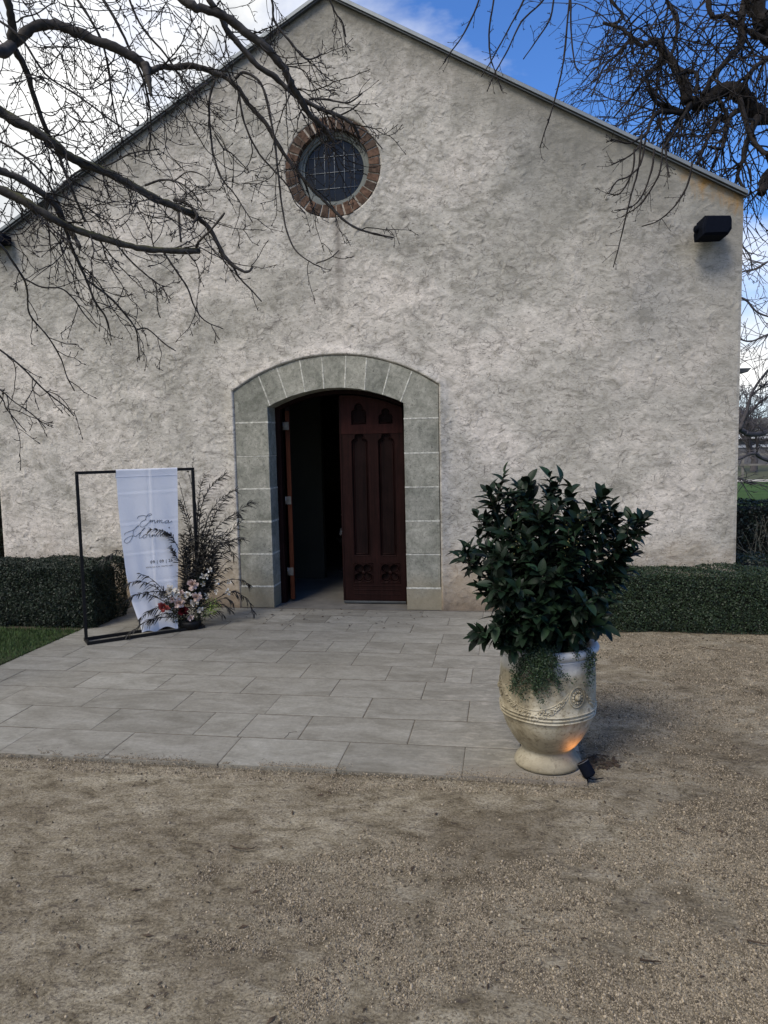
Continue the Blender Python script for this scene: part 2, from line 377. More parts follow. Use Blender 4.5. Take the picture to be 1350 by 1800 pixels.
def mat_wood(name, c0, c1, rough=0.4, axis=2):
    m, t, b = newmat(name)
    g = geoco(t); sc = [28, 28, 28]; sc[axis] = 1.4
    n = NOISE(t, MAP(t, g, tuple(sc)), 1.6, 6, 0.65, 0.4)
    pat = NOISE(t, g, 5, 5, 0.65)
    c = RAMP(t, n, (0.3, c0), (0.7, c1))
    c = MIX(t, 1.0, c, RAMP(t, pat, (0.3, (0.7, 0.7, 0.7)), (0.7, (1.25, 1.25, 1.25))), 'MULTIPLY')
    L(t, c, b.inputs['Base Color']); b.inputs['Roughness'].default_value = rough; b.inputs['Specular IOR Level'].default_value = 0.08
    bump(t, b, n, 0.4, 0.003); return m
M_stucco = mat_stucco(); M_stone = mat_stone(); M_gravel = mat_gravel(); M_slab = mat_slab()
M_mortar = simple('lime_mortar', (0.50, 0.485, 0.42), 0.95, 38, 0.5)
M_joint = simple('dirty_joint', (0.105, 0.090, 0.070), 0.95, 22, 0.5)
M_brick = simple('red_brown_brick', (0.092, 0.066, 0.051), 0.9, 24, 0.55, 0.8, 0.004, 0.15, objvar=0.35, hue=(1.30, 1.08, 0.95))
M_bmortar = simple('brick_mortar', (0.36, 0.32, 0.27), 0.95, 40, 0.35, 0.5)
M_zinc = simple('grey_sheet_metal', (0.20, 0.215, 0.22), 0.45, 6, 0.15, 0.05, 0.001, 0.5, 0.5)
M_zincd = simple('dark_sheet_metal', (0.06, 0.066, 0.068), 0.5, 6, 0.2, 0.05, 0.001, 0.5, 0.3)
M_black = simple('black_powder_coat', (0.007, 0.007, 0.0075), 0.55, 60, 0.2, 0.1, 0.0005, 0.2)
M_plastic = simple('dark_navy_plastic', (0.004, 0.0055, 0.0105), 0.75, 60, 0.2, 0.15, 0.0005, 0.06)
M_redwood = mat_wood('dark_red_timber', (0.0085, 0.0037, 0.0033), (0.021, 0.0078, 0.0068), 0.5)
M_redwood_top = mat_wood('faded_red_timber', (0.018, 0.0060, 0.0054), (0.036, 0.0115, 0.010), 0.55)
M_panel = mat_wood('dark_brown_panel', (0.006, 0.0034, 0.0034), (0.014, 0.007, 0.0065), 0.85)
M_orange = mat_wood('bare_reddish_edge', (0.05, 0.015, 0.008), (0.085, 0.027, 0.013), 0.5)
M_steel = simple('hinge_steel', (0.15, 0.145, 0.135), 0.42, 30, 0.25, 0.1, 0.0005, 0.5, 0.6)
M_wframe = simple('grey_green_paint', (0.125, 0.135, 0.122), 0.5, 12, 0.2, 0.1, 0.001, 0.4)
M_lead = simple('lead_came', (0.19, 0.205, 0.22), 0.5, 40, 0.25, 0.1, 0.0005, 0.5, 0.4)
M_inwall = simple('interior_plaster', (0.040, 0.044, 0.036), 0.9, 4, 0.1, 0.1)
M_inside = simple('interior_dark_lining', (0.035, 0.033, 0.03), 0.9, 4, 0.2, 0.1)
M_floor = simple('interior_concrete', (0.13, 0.122, 0.108), 0.7, 5, 0.25, 0.2)
def mat_glass():
    m, t, b = newmat('dark_leaded_glass'); g = geoco(t)
    b.inputs['Base Color'].default_value = (0.012, 0.014, 0.018, 1); b.inputs['Roughness'].default_value = 0.04
    b.inputs['Specular IOR Level'].default_value = 0.2
    bump(t, b, NOISE(t, g, 7, 2, 0.5), 0.08, 0.01); return m
M_glass = mat_glass()
M_bark = simple('grey_bark', (0.060, 0.053, 0.047), 0.9, 14, 0.5, 0.8, 0.006, 0.2)
M_barkm = None
def mat_mossbark():
    m, t, b = newmat('lichened_bark'); g = geoco(t)
    n = NOISE(t, g, 16, 6, 0.7, 0.5)
    c = RAMP(t, n, (0.3, (0.028, 0.024, 0.021)), (0.65, (0.085, 0.075, 0.064)))
    nz = N(t, 'ShaderNodeNewGeometry').outputs['Normal']; sp = N(t, 'ShaderNodeSeparateXYZ'); L(t, nz, sp.inputs[0])
    k = MATH(t, 'ADD', MATH(t, 'MULTIPLY', sp.outputs[2], 0.35), NOISE(t, g, 10, 5, 0.7))
    c = MIX(t, RAMP(t, k, (0.56, 0.0), (0.78, 0.65)), c, (0.10, 0.095, 0.03))
    L(t, c, b.inputs['Base Color']); b.inputs['Roughness'].default_value = 0.9; b.inputs['Specular IOR Level'].default_value = 0.2
    bump(t, b, NOISE(t, MAP(t, g, (1, 1, 1)), 60, 5, 0.7), 0.9, 0.006); return m
M_moss = mat_mossbark()
M_twig = simple('dark_twig_bark', (0.034, 0.029, 0.027), 0.85, 30, 0.45, 0.3, 0.001, 0.2)
M_rtree = simple('black_brown_bark', (0.026, 0.022, 0.020), 0.9, 22, 0.55, 0.9, 0.008, 0.2)
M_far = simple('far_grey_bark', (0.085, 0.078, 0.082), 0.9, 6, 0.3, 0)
M_laurel = mat_leaf('laurel_leaf', (0.004, 0.0095, 0.0055), (0.010, 0.022, 0.0105), 0.45, 0.17, 6, back=(0.011, 0.020, 0.011))
M_lstem = simple('laurel_stem', (0.030, 0.026, 0.018), 0.7, 30, 0.3, 0.2)
M_box = mat_leaf('box_hedge_leaf', (0.010, 0.019, 0.011), (0.030, 0.050, 0.022), 0.5, 0.35, 5)
M_box2 = mat_leaf('dark_hedge_leaf', (0.006, 0.012, 0.008), (0.017, 0.028, 0.015), 0.5, 0.35, 5)
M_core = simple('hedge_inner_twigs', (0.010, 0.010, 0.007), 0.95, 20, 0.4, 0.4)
M_creep = mat_leaf('creeper_leaf', (0.010, 0.022, 0.010), (0.034, 0.060, 0.026), 0.5, 0.35, 20)
M_grass = mat_leaf('grass_blade', (0.018, 0.036, 0.010), (0.055, 0.095, 0.025), 0.6, 0.3, 4)
M_frond = mat_leaf('dark_frond', (0.010, 0.009, 0.009), (0.028, 0.026, 0.022), 0.55, 0.3, 10)
M_lime = mat_leaf('lime_flower', (0.12, 0.16, 0.03), (0.26, 0.34, 0.08), 0.6, 0.3, 30)
M_filler = mat_leaf('olive_filler', (0.025, 0.032, 0.016), (0.070, 0.075, 0.040), 0.6, 0.3, 20)
M_blush = mat_leaf('blush_petal', (0.48, 0.34, 0.28), (0.70, 0.55, 0.48), .7, .2, 40)
M_cream = mat_leaf('cream_petal', (0.56, 0.50, 0.41), (0.76, 0.71, 0.61), .7, .2, 40)
M_coral = mat_leaf('coral_petal', (0.24, 0.04, 0.035), (0.42, 0.10, 0.08), .7, .2, 40)
M_wine = mat_leaf('wine_red_petal', (0.035, 0.002, 0.004), (0.09, 0.006, 0.010), .7, .2, 40)
M_dead = simple('dead_leaf', (0.050, 0.034, 0.022), 0.85, 40, 0.5, 0, objvar=0.3)
M_soil = simple('potting_soil', (0.020, 0.015, 0.011), 0.95, 40, 0.5, 0.8, 0.01)
def mat_cloth():
    m, t, b = newmat('white_cotton_voile'); g = geoco(t)
    n = NOISE(t, g, 6, 3, 0.5)
    L(t, RAMP(t, n, (0.3, (0.80, 0.81, 0.85)), (0.7, (0.85, 0.86, 0.90))), b.inputs['Base Color'])
    b.inputs['Roughness'].default_value = 0.85; b.inputs['Specular IOR Level'].default_value = 0.15
    tr = N(t, 'ShaderNodeBsdfTranslucent'); tr.inputs[0].default_value = (0.75, 0.78, 0.88, 1)
    mx = N(t, 'ShaderNodeMixShader'); mx.inputs[0].default_value = 0.2
    L(t, b.outputs[0], mx.inputs[1]); L(t, tr.outputs[0], mx.inputs[2])
    L(t, mx.outputs[0], t.nodes['Material Output'].inputs[0])
    bump(t, b, NOISE(t, g, 300, 2, 0.5), 0.15, 0.0008); return m
M_cloth = mat_cloth()
M_ink = simple('black_ink', (0.02, 0.02, 0.022), 0.8, 50, 0.1, 0)
def mat_pot():
    m, t, b = newmat('weathered_glazed_clay'); g = geoco(t); sp = N(t, 'ShaderNodeSeparateXYZ'); L(t, g, sp.inputs[0])
    n = NOISE(t, g, 5, 7, 0.7, 0.8)
    c = RAMP(t, n, (0.36, (0.22, 0.185, 0.12)), (0.5, (0.37, 0.325, 0.23)), (0.64, (0.50, 0.46, 0.36)))
    n2 = NOISE(t, g, 45, 5, 0.75, 0.6)
    c = MIX(t, RAMP(t, n2, (0.52, 0.0), (0.64, 0.8)), c, (0.13, 0.10, 0.06))
    c = MIX(t, RAMP(t, sp.outputs[2], (0.50, 0.0), (0.56, 0.85)), c, (0.60, 0.60, 0.60))
    zb = MATH(t, 'ADD', sp.outputs[2], MATH(t, 'MULTIPLY', n, -0.2))
    c = MIX(t, RAMP(t, zb, (0.02, 0.5), (0.16, 0.0)), c, (0.24, 0.21, 0.15))
    L(t, c, b.inputs['Base Color']); b.inputs['Roughness'].default_value = 0.6; b.inputs['Specular IOR Level'].default_value = 0.3
    bump(t, b, n2, 0.45, 0.003); return m
M_pot = mat_pot()
def mat_lawn():
    m, t, b = newmat('lawn'); g = geoco(t)
    n = NOISE(t, MAP(t, g, (0.5, 1.6, 1)), 0.9, 5, 0.6, 0.3); f = NOISE(t, g, 30, 4, 0.7)
    c = RAMP(t, n, (0.3, (0.030, 0.062, 0.018)), (0.7, (0.062, 0.110, 0.034)))
    c = MIX(t, 1.0, c, RAMP(t, f, (0.3, (0.7, 0.7, 0.7)), (0.7, (1.3, 1.3, 1.3))), 'MULTIPLY')
    L(t, c, b.inputs['Base Color']); b.inputs['Roughness'].default_value = 0.95; b.inputs['Specular IOR Level'].default_value = 0.1
    bump(t, b, f, 0.6, 0.02); return m
M_lawn = mat_lawn()
M_pebble = simple('pebble', (0.205, 0.170, 0.122), 0.9, 60, 0.2, 0, objvar=0.72, spec=0.15, hue=(1.9, 1.9, 1.9))
M_pale = simple('pale_path', (0.42, 0.40, 0.34), 0.9, 3, 0.2, 0)
M_shed = simple('white_shed_cladding', (0.55, 0.56, 0.58), 0.6, 3, 0.1, 0)
M_shedd = simple('grey_shed_wall', (0.12, 0.12, 0.13), 0.8, 3, 0.2, 0)
M_post = simple('weathered_post', (0.16, 0.15, 0.135), 0.9, 6, 0.3, 0)

# ------------------------------------------------------------------ setting: terrain
mk('lawn', [(-300, -300, -0.04), (300, -300, -0.04), (300, 28.2, -0.04), (-300, 28.2, -0.04)], [(0, 1, 2, 3)], M_lawn, kind='structure')
mk('far_ground', [(-600, 28.2, -0.045), (600, 28.2, -0.045), (600, 900, -0.045), (-600, 900, -0.045)], [(0, 1, 2, 3)],
   simple('rough_pasture', (0.07, 0.075, 0.04), 0.95, 0.4, 0.3, 0), kind='structure')
mk('path', [(-60, 28.1, -0.02), (60, 28.1, -0.02), (60, 29.6, -0.02), (-60, 29.6, -0.02)], [(0, 1, 2, 3)], M_pale, kind='structure')
nx, ny = 330, 250
gx = np.linspace(-9, 9, nx); gy = np.linspace(-5, 9.2, ny); X, Y = np.meshgrid(gx, gy, indexing='ij')
Z = -0.012+0.010*(fbm(X, Y, 1.6, 3)-0.47)+0.006*(fbm(X, Y, 9, 5)-0.47)
inside = (X > -3.8) & (X < 0.46) & (Y > 3.40)
Z = Z+.019*np.exp(-np.clip(3.42-Y, 0, 9)/.045)*(X > -3.75)*(X < .5)*(Y < 3.43)
Z = np.where(inside | ((X > -5.3) & (X < 2.2) & (Y > 6.9)), -0.016, Z)
mk('ground', np.stack([X, Y, Z], -1).reshape(-1, 3), [grid_faces(nx, ny)], M_gravel, smooth=True, kind='structure')

# paving: bed + individual slabs
XL, XR = -3.74, 0.375
rowsY = [3.425, 3.775, 4.126, 4.470, 4.816, 5.140, 5.465, 5.770, 6.080, 6.375, 6.650, 6.915]
joints = [[-2.67, -2.06, -1.44, -0.82, -0.21], [-3.52, -2.94, -2.34, -1.73, -1.46, -1.12, -0.52, 0.08], [-3.21, -2.62, -2.01, -1.42, -0.82, -0.22],
          [-3.47, -2.88, -2.30, -1.70, -1.11, -0.52, 0.07], [-3.15, -2.56, -1.98, -1.40, -0.80, -0.40, -0.22], [-3.39, -2.83, -2.25, -1.67, -1.10, -0.52, 0.06],
          [-3.08, -2.50, -1.94, -1.66, -1.37, -1.09, -0.79, -0.52, -0.2], [-3.36, -2.79, -2.22, -1.64, -1.08, -0.51, 0.05], [-3.03, -2.48, -1.91, -1.35, -1.16, -0.79, -0.24],
          [-3.28, -2.71, -2.15, -1.94, -1.60, -1.06, -0.50, 0.04], [-2.99, -2.42, -1.86, -1.31, -0.77, -0.2]]
paving = mk('paving', [(XL+.004, 3.43, 0.0068), (XR-.004, 3.43, 0.0068), (XR-.004, 6.938, 0.0068), (XL+.004, 6.938, 0.0068)], [(0, 1, 2, 3)], M_joint, kind='structure')
def slab(x0, x1, y0, y1):
    j = 0.0027; nxs, nys = 8, 5
    w_ = x1-x0; x0 += j*random.uniform(.6, 1.5); x1 -= j*random.uniform(.6, 1.5); y0 += j*random.uniform(1.0, 2.4); y1 -= j*random.uniform(1.0, 2.4)
    u = np.concatenate([[0, 0.006/(x1-x0)], np.linspace(0.1, 0.9, nxs-4), [1-0.006/(x1-x0), 1]])
    v_ = np.concatenate([[0, 0.006/(y1-y0)], [0.5], [1-0.006/(y1-y0), 1]])
    U, Vv = np.meshgrid(u, v_, indexing='ij'); xx = x0+U*(x1-x0); yy = y0+Vv*(y1-y0)
    tx, ty, h0 = random.uniform(-.0006, .0006), random.uniform(-.0006, .0006), random.uniform(0.0082, 0.0094)
    zz = h0+tx*(U-.5)+ty*(Vv-.5)+0.0009*(fbm(xx, yy, 12, 9)-.5)
    edge = (U == 0) | (U == 1) | (Vv == 0) | (Vv == 1)
    xx = xx+np.where((U == 0) | (U == 1), 0.006*(fbm(xx, yy, 22, 21)-.5), 0); yy = yy+np.where((Vv == 0) | (Vv == 1), 0.006*(fbm(xx, yy, 22, 31)-.5), 0)
    zz = np.where(edge, zz-0.0010, zz)
    V = np.stack([xx, yy, zz], -1).reshape(-1, 3); n = len(V)
    ring = [i*5 for i in range(len(u))]+[(len(u)-1)*5+k for k in range(1, 5)]+[i*5+4 for i in range(len(u)-2, -1, -1)]+[k for k in range(3, 0, -1)]
    low = V[ring].copy(); low[:, 2] = -0.02; V = np.vstack([V, low])
    m_ = len(ring); sk = [[ring[a], n+a, n+(a+1) % m_, ring[(a+1) % m_]] for a in range(m_)]
    mk('paving_slab', V, [grid_faces(len(u), 5), np.array(sk)], M_slab, paving)
for r_ in range(11):
    xs = [XL]+joints[r_]+[XR]
    xs = [xs[0]]+[a+random.uniform(-.006, .006) for a in xs[1:-1]]+[xs[-1]]
    
    for a, b_ in zip(xs[:-1], xs[1:]):
        if b_-a > 0.05: slab(a, b_, rowsY[r_], rowsY[r_+1])
# crack in a front slab
mb = MB(); cpts = [G(500, 1300), G(506, 1295), G(508, 1291), G(516, 1289.5), G(522, 1289)]
mb.tube([c+np.array([0, 0, 0.0095]) for c in cpts], 0.0018, 4); mb.build('crack', M_joint, paving)

# left verge with grass
def sheet(name, poly, z, mat, **k):
    return mk(name, [(a, b, z) for a, b in poly], [tuple(range(len(poly)))], mat, **k)
sheet('lawn_verge', [(-9, 2.0), (-3.765, 2.0), (-3.765, 5.9), (-9, 5.9)], 0.006, simple('verge_turf', (0.040, 0.050, 0.018), 0.95, 12, 0.45, 0.6, 0.01), kind='structure')
sheet('flower_bed', [(-9, 5.9), (-3.765, 5.9), (-3.765, 6.95), (-9, 6.95)], 0.004, simple('bed_soil', (0.075, 0.058, 0.042), 0.95, 25, 0.5, 0.8, 0.01), kind='structure')
def blades(n, xr, yr, hmin, hmax, wd, dens=None):
    x = rng.uniform(*xr, n); y = rng.uniform(*yr, n)
    if dens is not None: k = dens(x, y) > rng.random(n); x = x[k]; y = y[k]
    n = len(x); h = rng.uniform(hmin, hmax, n); a = rng.uniform(0, 2*np.pi, n); ln = rng.uniform(0.1, 0.9, n)*h
    b = rng.uniform(0, 2*np.pi, n); dx, dy = np.cos(a)*wd/2, np.sin(a)*wd/2; lx, ly = np.cos(b)*ln, np.sin(b)*ln
    V = np.stack([np.stack([x-dx, y-dy, np.zeros(n)], -1), np.stack([x+dx, y+dy, np.zeros(n)], -1),
                  np.stack([x+dx*.7+lx*.4, y+dy*.7+ly*.4, h*.6], -1), np.stack([x-dx*.7+lx*.4, y-dy*.7+ly*.4, h*.6], -1), np.stack([x+lx, y+ly, h], -1)], 1).reshape(-1, 3)
    i = np.arange(n)[:, None]*5
    return V, [i+np.array([[0, 1, 2, 3]]), i+np.array([[3, 2, 4]])]
V, F = blades(30000, (-5.2, -3.72), (4.3, 5.95), 0.015, 0.045, 0.004, lambda x, y: np.clip(1.5*fbm(x, y, 5, 77)-0.1+np.clip((-3.74-x)*2, -1, 0.5), 0, 1))
o = mk('grass', V, F, M_grass, kind='stuff'); o['label'] = 'short green grass of the verge left of the paving'; o.location.z = 0.004

# ------------------------------------------------------------------ building
D = 6.962; BX0, BX1, AX, AZ, EZ = -5.18, 2.035, -1.5725, 5.665, 3.66
SL = (AZ-EZ)/(BX1-AX)
roofz = lambda x: AZ-SL*np.abs(x-AX)
hall = empty('rendered_hall', (AX, D, 0), 'long gabled hall with rough grey-pink rendered front wall, arched stone doorway and round window', 'building')
def up(o):   # keep world coordinates while parented
    r = o
    while r.parent: r = r.parent
    o.matrix_parent_inverse = o.parent.matrix_world.inverted(); return o
bpy.context.view_layer.update()
def child(o, par):
    o.parent = par; o.matrix_parent_inverse = wm(par).inverted(); return o
def wm(o):
    m_ = Matrix.Translation(o.location)
    if o.parent: m_ = wm(o.parent) @ o.matrix_parent_inverse @ m_
    return m_
# door opening outline
OX0, OX1, OSZ = -2.59, -0.60, 2.135
ocx, oR = (OX0+OX1)/2, 0
half = (OX1-OX0)/2; rise = 2.445-OSZ; oR = (half**2+rise**2)/(2*rise); ocz = 2.445-oR
IX0, IX1, ISZ = -2.252, -0.932, 1.975
icx = (IX0+IX1)/2; ih = (IX1-IX0)/2; ir = 2.135-ISZ; iR = (ih**2+ir**2)/(2*ir); icz = 2.135-iR
outz = lambda x: ocz+np.sqrt(np.maximum(oR**2-(x-ocx)**2, 0))
inz = lambda x: icz+np.sqrt(np.maximum(iR**2-(x-icx)**2, 0))
WX, WZ, WR = -1.552, 4.155, 0.446
# facade height field with trowel strokes
dx = 0.009; nx = int((BX1-BX0)/dx)+1; nz = int(AZ/dx)+2
xs = np.linspace(BX0, BX1, nx); zs = np.linspace(-0.04, AZ, nz)
Xg, Zg = np.meshgrid(xs, zs, indexing='ij')
H = np.zeros((nx, nz), np.float32)
sx_, sz_ = xs[1]-xs[0], zs[1]-zs[0]
GR_ = np.zeros((nx, nz), np.float32)
for k in range(12500):
    cx, cz = rng.uniform(BX0, BX1), rng.uniform(0, AZ)
    if cz > roofz(cx)+0.1: continue
    ang = rng.normal(0.45 if rng.random() < .7 else -0.5, 0.6)+(vnoise(cx, cz, 1.3, 5)-0.5)*2.2
    Ls = rng.uniform(0.012, 0.07)*rng.uniform(.5, 1); wd = rng.uniform(0.010, 0.040); A_ = (0.0005+0.0040*rng.random()**2.0)*(0.35+1.4*vnoise(cx, cz, 2.2, 8)); curv = rng.normal(0, 7)
    rr = Ls+wd
    i0, i1 = max(0, int((cx-rr-BX0)/sx_)), min(nx, int((cx+rr-BX0)/sx_)+2); j0, j1 = max(0, int((cz-rr+.04)/sz_)), min(nz, int((cz+rr+.04)/sz_)+2)
    if i1 <= i0 or j1 <= j0: continue
    u = xs[i0:i1, None]-cx; v_ = zs[None, j0:j1]-cz
    a = u*math.cos(ang)+v_*math.sin(ang); c = -u*math.sin(ang)+v_*math.cos(ang)-curv*a*a
    prof = np.where(c > 0, np.clip(1-c/wd, 0, 1), np.clip(1+c/0.006, 0, 1))*np.exp(-(a/Ls)**4)
    H[i0:i1, j0:j1] += A_*prof*(1 if rng.random() < 0.75 else -0.8)
    if rng.random() < .26: GR_[i0:i1, j0:j1] = np.maximum(GR_[i0:i1, j0:j1], rng.uniform(.2, 1)*np.clip(1.4-np.abs(c+.004)/.0045, 0, 1)*np.exp(-(a/(Ls*rng.uniform(.3, .9)))**4))
H += 0.016*(fbm(Xg, Zg, 1.4, 2)-.47)+0.010*(fbm(Xg+0.15*vnoise(Xg, Zg, 4, 1), Zg, 5, 4)-.47)+0.0022*(fbm(Xg, Zg, 26, 6, 3)-.45)
# bulge round the doorway and the window
dd = np.where(Zg > OSZ-0.0, np.sqrt((Xg-ocx)**2+(Zg-ocz)**2)-oR, 99)
dside = np.maximum(OX0-Xg, Xg-OX1)
dout = np.where((Xg > OX0) & (Xg < OX1), np.where(Zg > OSZ, Zg-outz(Xg), -1.0), np.where(Zg < OSZ, dside, np.hypot(dside, Zg-OSZ)))
dout = np.where((Xg > OX0) & (Xg < OX1) & (Zg < outz(Xg)), np.maximum(dside, Zg-outz(Xg)), dout)
dw = np.hypot(Xg-WX, Zg-WZ)-WR
bul = lambda d_, w_, h_: h_*np.where(d_ > 0, np.exp(-(d_/w_)**2)*np.clip(d_/0.014, 0.0, 1), -1.5)
H += np.where(dout > 0, bul(dout, 0.07, 0.024), 0)+np.where(dw > 0, bul(dw, 0.05, 0.008), 0)
H = np.where(dout <= 0, -0.03, H); H = np.where(dw <= 0, -0.02, H)
H = np.where((Xg > BX1-0.012) | (Xg < BX0+0.012), H*0.3-0.004, H)
keep = lambda x, z: (z < roofz(x)+dx) & ~((x > OX0+0.03) & (x < OX1-0.03) & (z < outz(x)-0.03)) & (np.hypot(x-WX, z-WZ) > WR-0.03)
kv = keep(Xg, Zg)
Zc = np.minimum(Zg, roofz(Xg))
V = np.stack([Xg, D-H, Zc], -1).reshape(-1, 3)
F = grid_faces(nx, nz); kf = kv.reshape(-1)[F].all(1); F = F[kf]
used = np.unique(F); rem = np.full(len(V), -1); rem[used] = np.arange(len(used))
fw = child(mk('front_wall', V[used], [rem[F]], M_stucco, smooth=True), hall)
at_ = fw.data.attributes.new('grime', 'FLOAT', 'POINT'); at_.data.foreach_set('value', GR_.reshape(-1)[used].astype(np.float32))
# roof, side and back walls, interior
BY1 = D+13
mb = MB()
mb.box((BX0+0.001, D+0.04, -0.05), (BX0+0.25, BY1, EZ-0.02)); child(mb.build('side_wall', M_stucco), hall); mb = MB(); mb.box((BX1-0.25, D+0.04, -0.05), (BX1-0.004, BY1, EZ-0.02))
child(mb.build('side_wall', M_stucco), hall)
mb = MB(); mb.prism([(BX0, -0.05), (BX1, -0.05), (BX1, EZ-.03), (AX, AZ-.03), (BX0, EZ-.03)], BY1-0.2, BY1-0.005); child(mb.build('back_wall', M_stucco), hall)
# inner skin of the front wall, behind the render, leaving the doorway open
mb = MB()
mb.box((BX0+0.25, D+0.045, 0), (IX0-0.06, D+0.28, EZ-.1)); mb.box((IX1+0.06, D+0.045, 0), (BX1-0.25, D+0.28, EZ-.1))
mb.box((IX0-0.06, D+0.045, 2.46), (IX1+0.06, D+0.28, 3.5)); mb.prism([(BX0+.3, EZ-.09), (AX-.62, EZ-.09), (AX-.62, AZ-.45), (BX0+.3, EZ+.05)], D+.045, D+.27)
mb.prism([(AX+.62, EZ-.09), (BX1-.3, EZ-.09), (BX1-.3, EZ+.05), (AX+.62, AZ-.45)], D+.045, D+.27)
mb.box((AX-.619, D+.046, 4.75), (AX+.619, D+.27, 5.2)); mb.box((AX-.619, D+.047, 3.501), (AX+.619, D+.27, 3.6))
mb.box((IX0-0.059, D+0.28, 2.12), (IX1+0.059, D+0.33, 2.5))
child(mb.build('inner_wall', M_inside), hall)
mb = MB(); mb.box((BX0+.24, D-0.02, -0.03), (BX1-.24, BY1-.19, 0.004)); child(mb.build('floor', M_floor), hall)
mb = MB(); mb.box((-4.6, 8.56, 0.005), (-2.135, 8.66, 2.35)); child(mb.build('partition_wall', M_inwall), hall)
for sgn in (-1, 1):
    ex = AX+sgn*(BX1-AX+0.02)
    mb = MB(); z0, z1 = AZ+0.0, EZ-0.012
    pr = np.array([(AX, z0), (ex, z1), (ex, z1+0.012), (AX, z0+0.012)])
    mb.prism(pr, D-0.035, BY1+0.05); child(mb.build('roof', M_zinc), hall)
    mb = MB()   # verge flashing: upright face with a dark drip edge below
    mb.prism(np.array([(AX+sgn*0.0, AZ-0.012), (ex, EZ-0.022), (ex, EZ+0.014), (AX+sgn*0.0, AZ+0.026)]), D-0.058, D-0.036, 0.003)
    child(mb.build('verge_flashing', M_zinc), hall)
    mb = MB(); mb.prism(np.array([(AX, AZ-0.026), (ex-sgn*.012, EZ-0.036), (ex-sgn*.012, EZ-0.026), (AX, AZ-0.016)]), D-0.045, D-0.012)
    child(mb.build('drip_edge', M_zincd), hall)
    mb = MB(); mb.box((min(ex, ex+sgn*.11), D-.02, EZ-.085), (max(ex, ex+sgn*.11), BY1, EZ-.005), .01)
    if sgn < 0: child(mb.build('gutter', M_zincd), hall)
# small dark canopy on the side wall seen past the corner
mb = MB(); Yc = 7.06
pts = [(BX1-.01, 2.20), (BX1+.125, 2.20), (BX1+.095, 2.165), (BX1-.01, 2.150)]
mb.prism(np.array(pts), Yc, Yc+1.0, 0.004); child(mb.build('side_canopy', M_zincd), hall)

# stone door surround
surround = empty('door_surround', (0, 0, 0)); child(surround, hall)
YF, YB = D-0.006, D+0.238
def stone(poly, g=0.0035, ch=0.0022):
    poly = np.array(poly, float)
    if 0.5*np.sum(poly[:, 0]*np.roll(poly[:, 1], -1)-np.roll(poly[:, 0], -1)*poly[:, 1]) < 0: poly = poly[::-1]
    e = np.roll(poly, -1, 0)-poly; e /= np.linalg.norm(e, axis=1)[:, None]+1e-12; nn = np.stack([-e[:, 1], e[:, 0]], -1)
    m_ = nn+np.roll(nn, 1, 0); m_ /= (1+np.sum(nn*np.roll(nn, 1, 0), 1))[:, None]+1e-9
    poly = poly+m_*g+rng.normal(0, 0.0012, poly.shape)
    mb = MB(); mb.prism(poly, YF+random.uniform(-.0006, .0006), YB, ch); child(mb.build('stone', M_stone), surround)
jz = [0.0, 0.220, 0.544, 0.863, 1.187, 1.506, 1.833]
for a, b_ in zip(jz[:-1], jz[1:]):
    ex_ = 0.012 if a == 0 else 0
    stone([(OX0-ex_, a+.003), (IX0, a+.003), (IX0, b_), (OX0-ex_, b_)]); stone([(IX1, a+.003), (OX1+ex_, a+.003), (OX1+ex_, b_), (IX1, b_)])
oj = [-2.334, -2.150, -1.921, -1.702, -1.468, -1.271, -1.043, -0.843]; ij = [-2.228, -2.059, -1.877, -1.691, -1.489, -1.299, -1.125, -0.957]
def arc(x0, x1, fz, n=5): q = np.linspace(x0, x1, n); return list(zip(q, fz(q)))
for k in range(7): stone(arc(oj[k], oj[k+1], outz)+arc(ij[k+1], ij[k], inz))
stone(arc(OX0, oj[0], outz)+arc(ij[0], IX0, inz)+[(IX0, 1.833), (OX0, 1.833)])
stone(arc(oj[7], OX1, outz)+[(OX1, 1.833), (IX1, 1.833)]+arc(IX1, ij[7], inz))
mb = MB()
for x0, x1 in ((OX0, IX0), (IX1, OX1)):
    for z in jz[1:]: mb = MB(); mb.box((x0+.002, YF-.0022, z-.0070+rng.normal(0, .0018)), (x1-.002, YB-.004, z+.0070+rng.normal(0, .0018)), 0.001); child(mb.build('mortar_joint', M_mortar), surround)
for a, b_ in zip(oj, ij):
    p0 = np.array([a, outz(a)-.004]); p1 = np.array([b_, inz(b_)+.004]); d_ = (p1-p0)/np.linalg.norm(p1-p0); q = np.array([-d_[1], d_[0]])*.006
    mb = MB(); mb.prism([p0-q, p1-q, p1+q, p0+q], YF-.0022, YB-.004, .001); child(mb.build('mortar_joint', M_mortar), surround)

# door frame and leaves
frame = empty('door_frame', (0, 0, 0)); child(frame, hall)
fy0, fy1 = YB-0.01, YB+0.09
mb = MB(); mb.box((IX0-.05, fy0, 0.0), (IX0+0.045, fy1, 2.0), .004); child(mb.build('frame_post', M_redwood), frame)
mb = MB(); mb.box((IX1-0.035, fy0, 0.0), (IX1+.05, fy1, 2.0), .004); child(mb.build('frame_post', M_redwood), frame)
mb = MB(); q = arc(IX0-.04, IX1+.04, lambda x: inz(np.clip(x, IX0, IX1))+.06, 14)+arc(IX1+.04, IX0-.04, lambda x: inz(np.clip(x, IX0, IX1))-.035, 14)
qq = np.array(q); n_ = 14
for k in range(n_-1): mb.prism([qq[k], qq[k+1], qq[2*n_-2-k], qq[2*n_-1-k]], fy0+.001, fy1-.001)
child(mb.build('frame_head', M_redwood), frame)

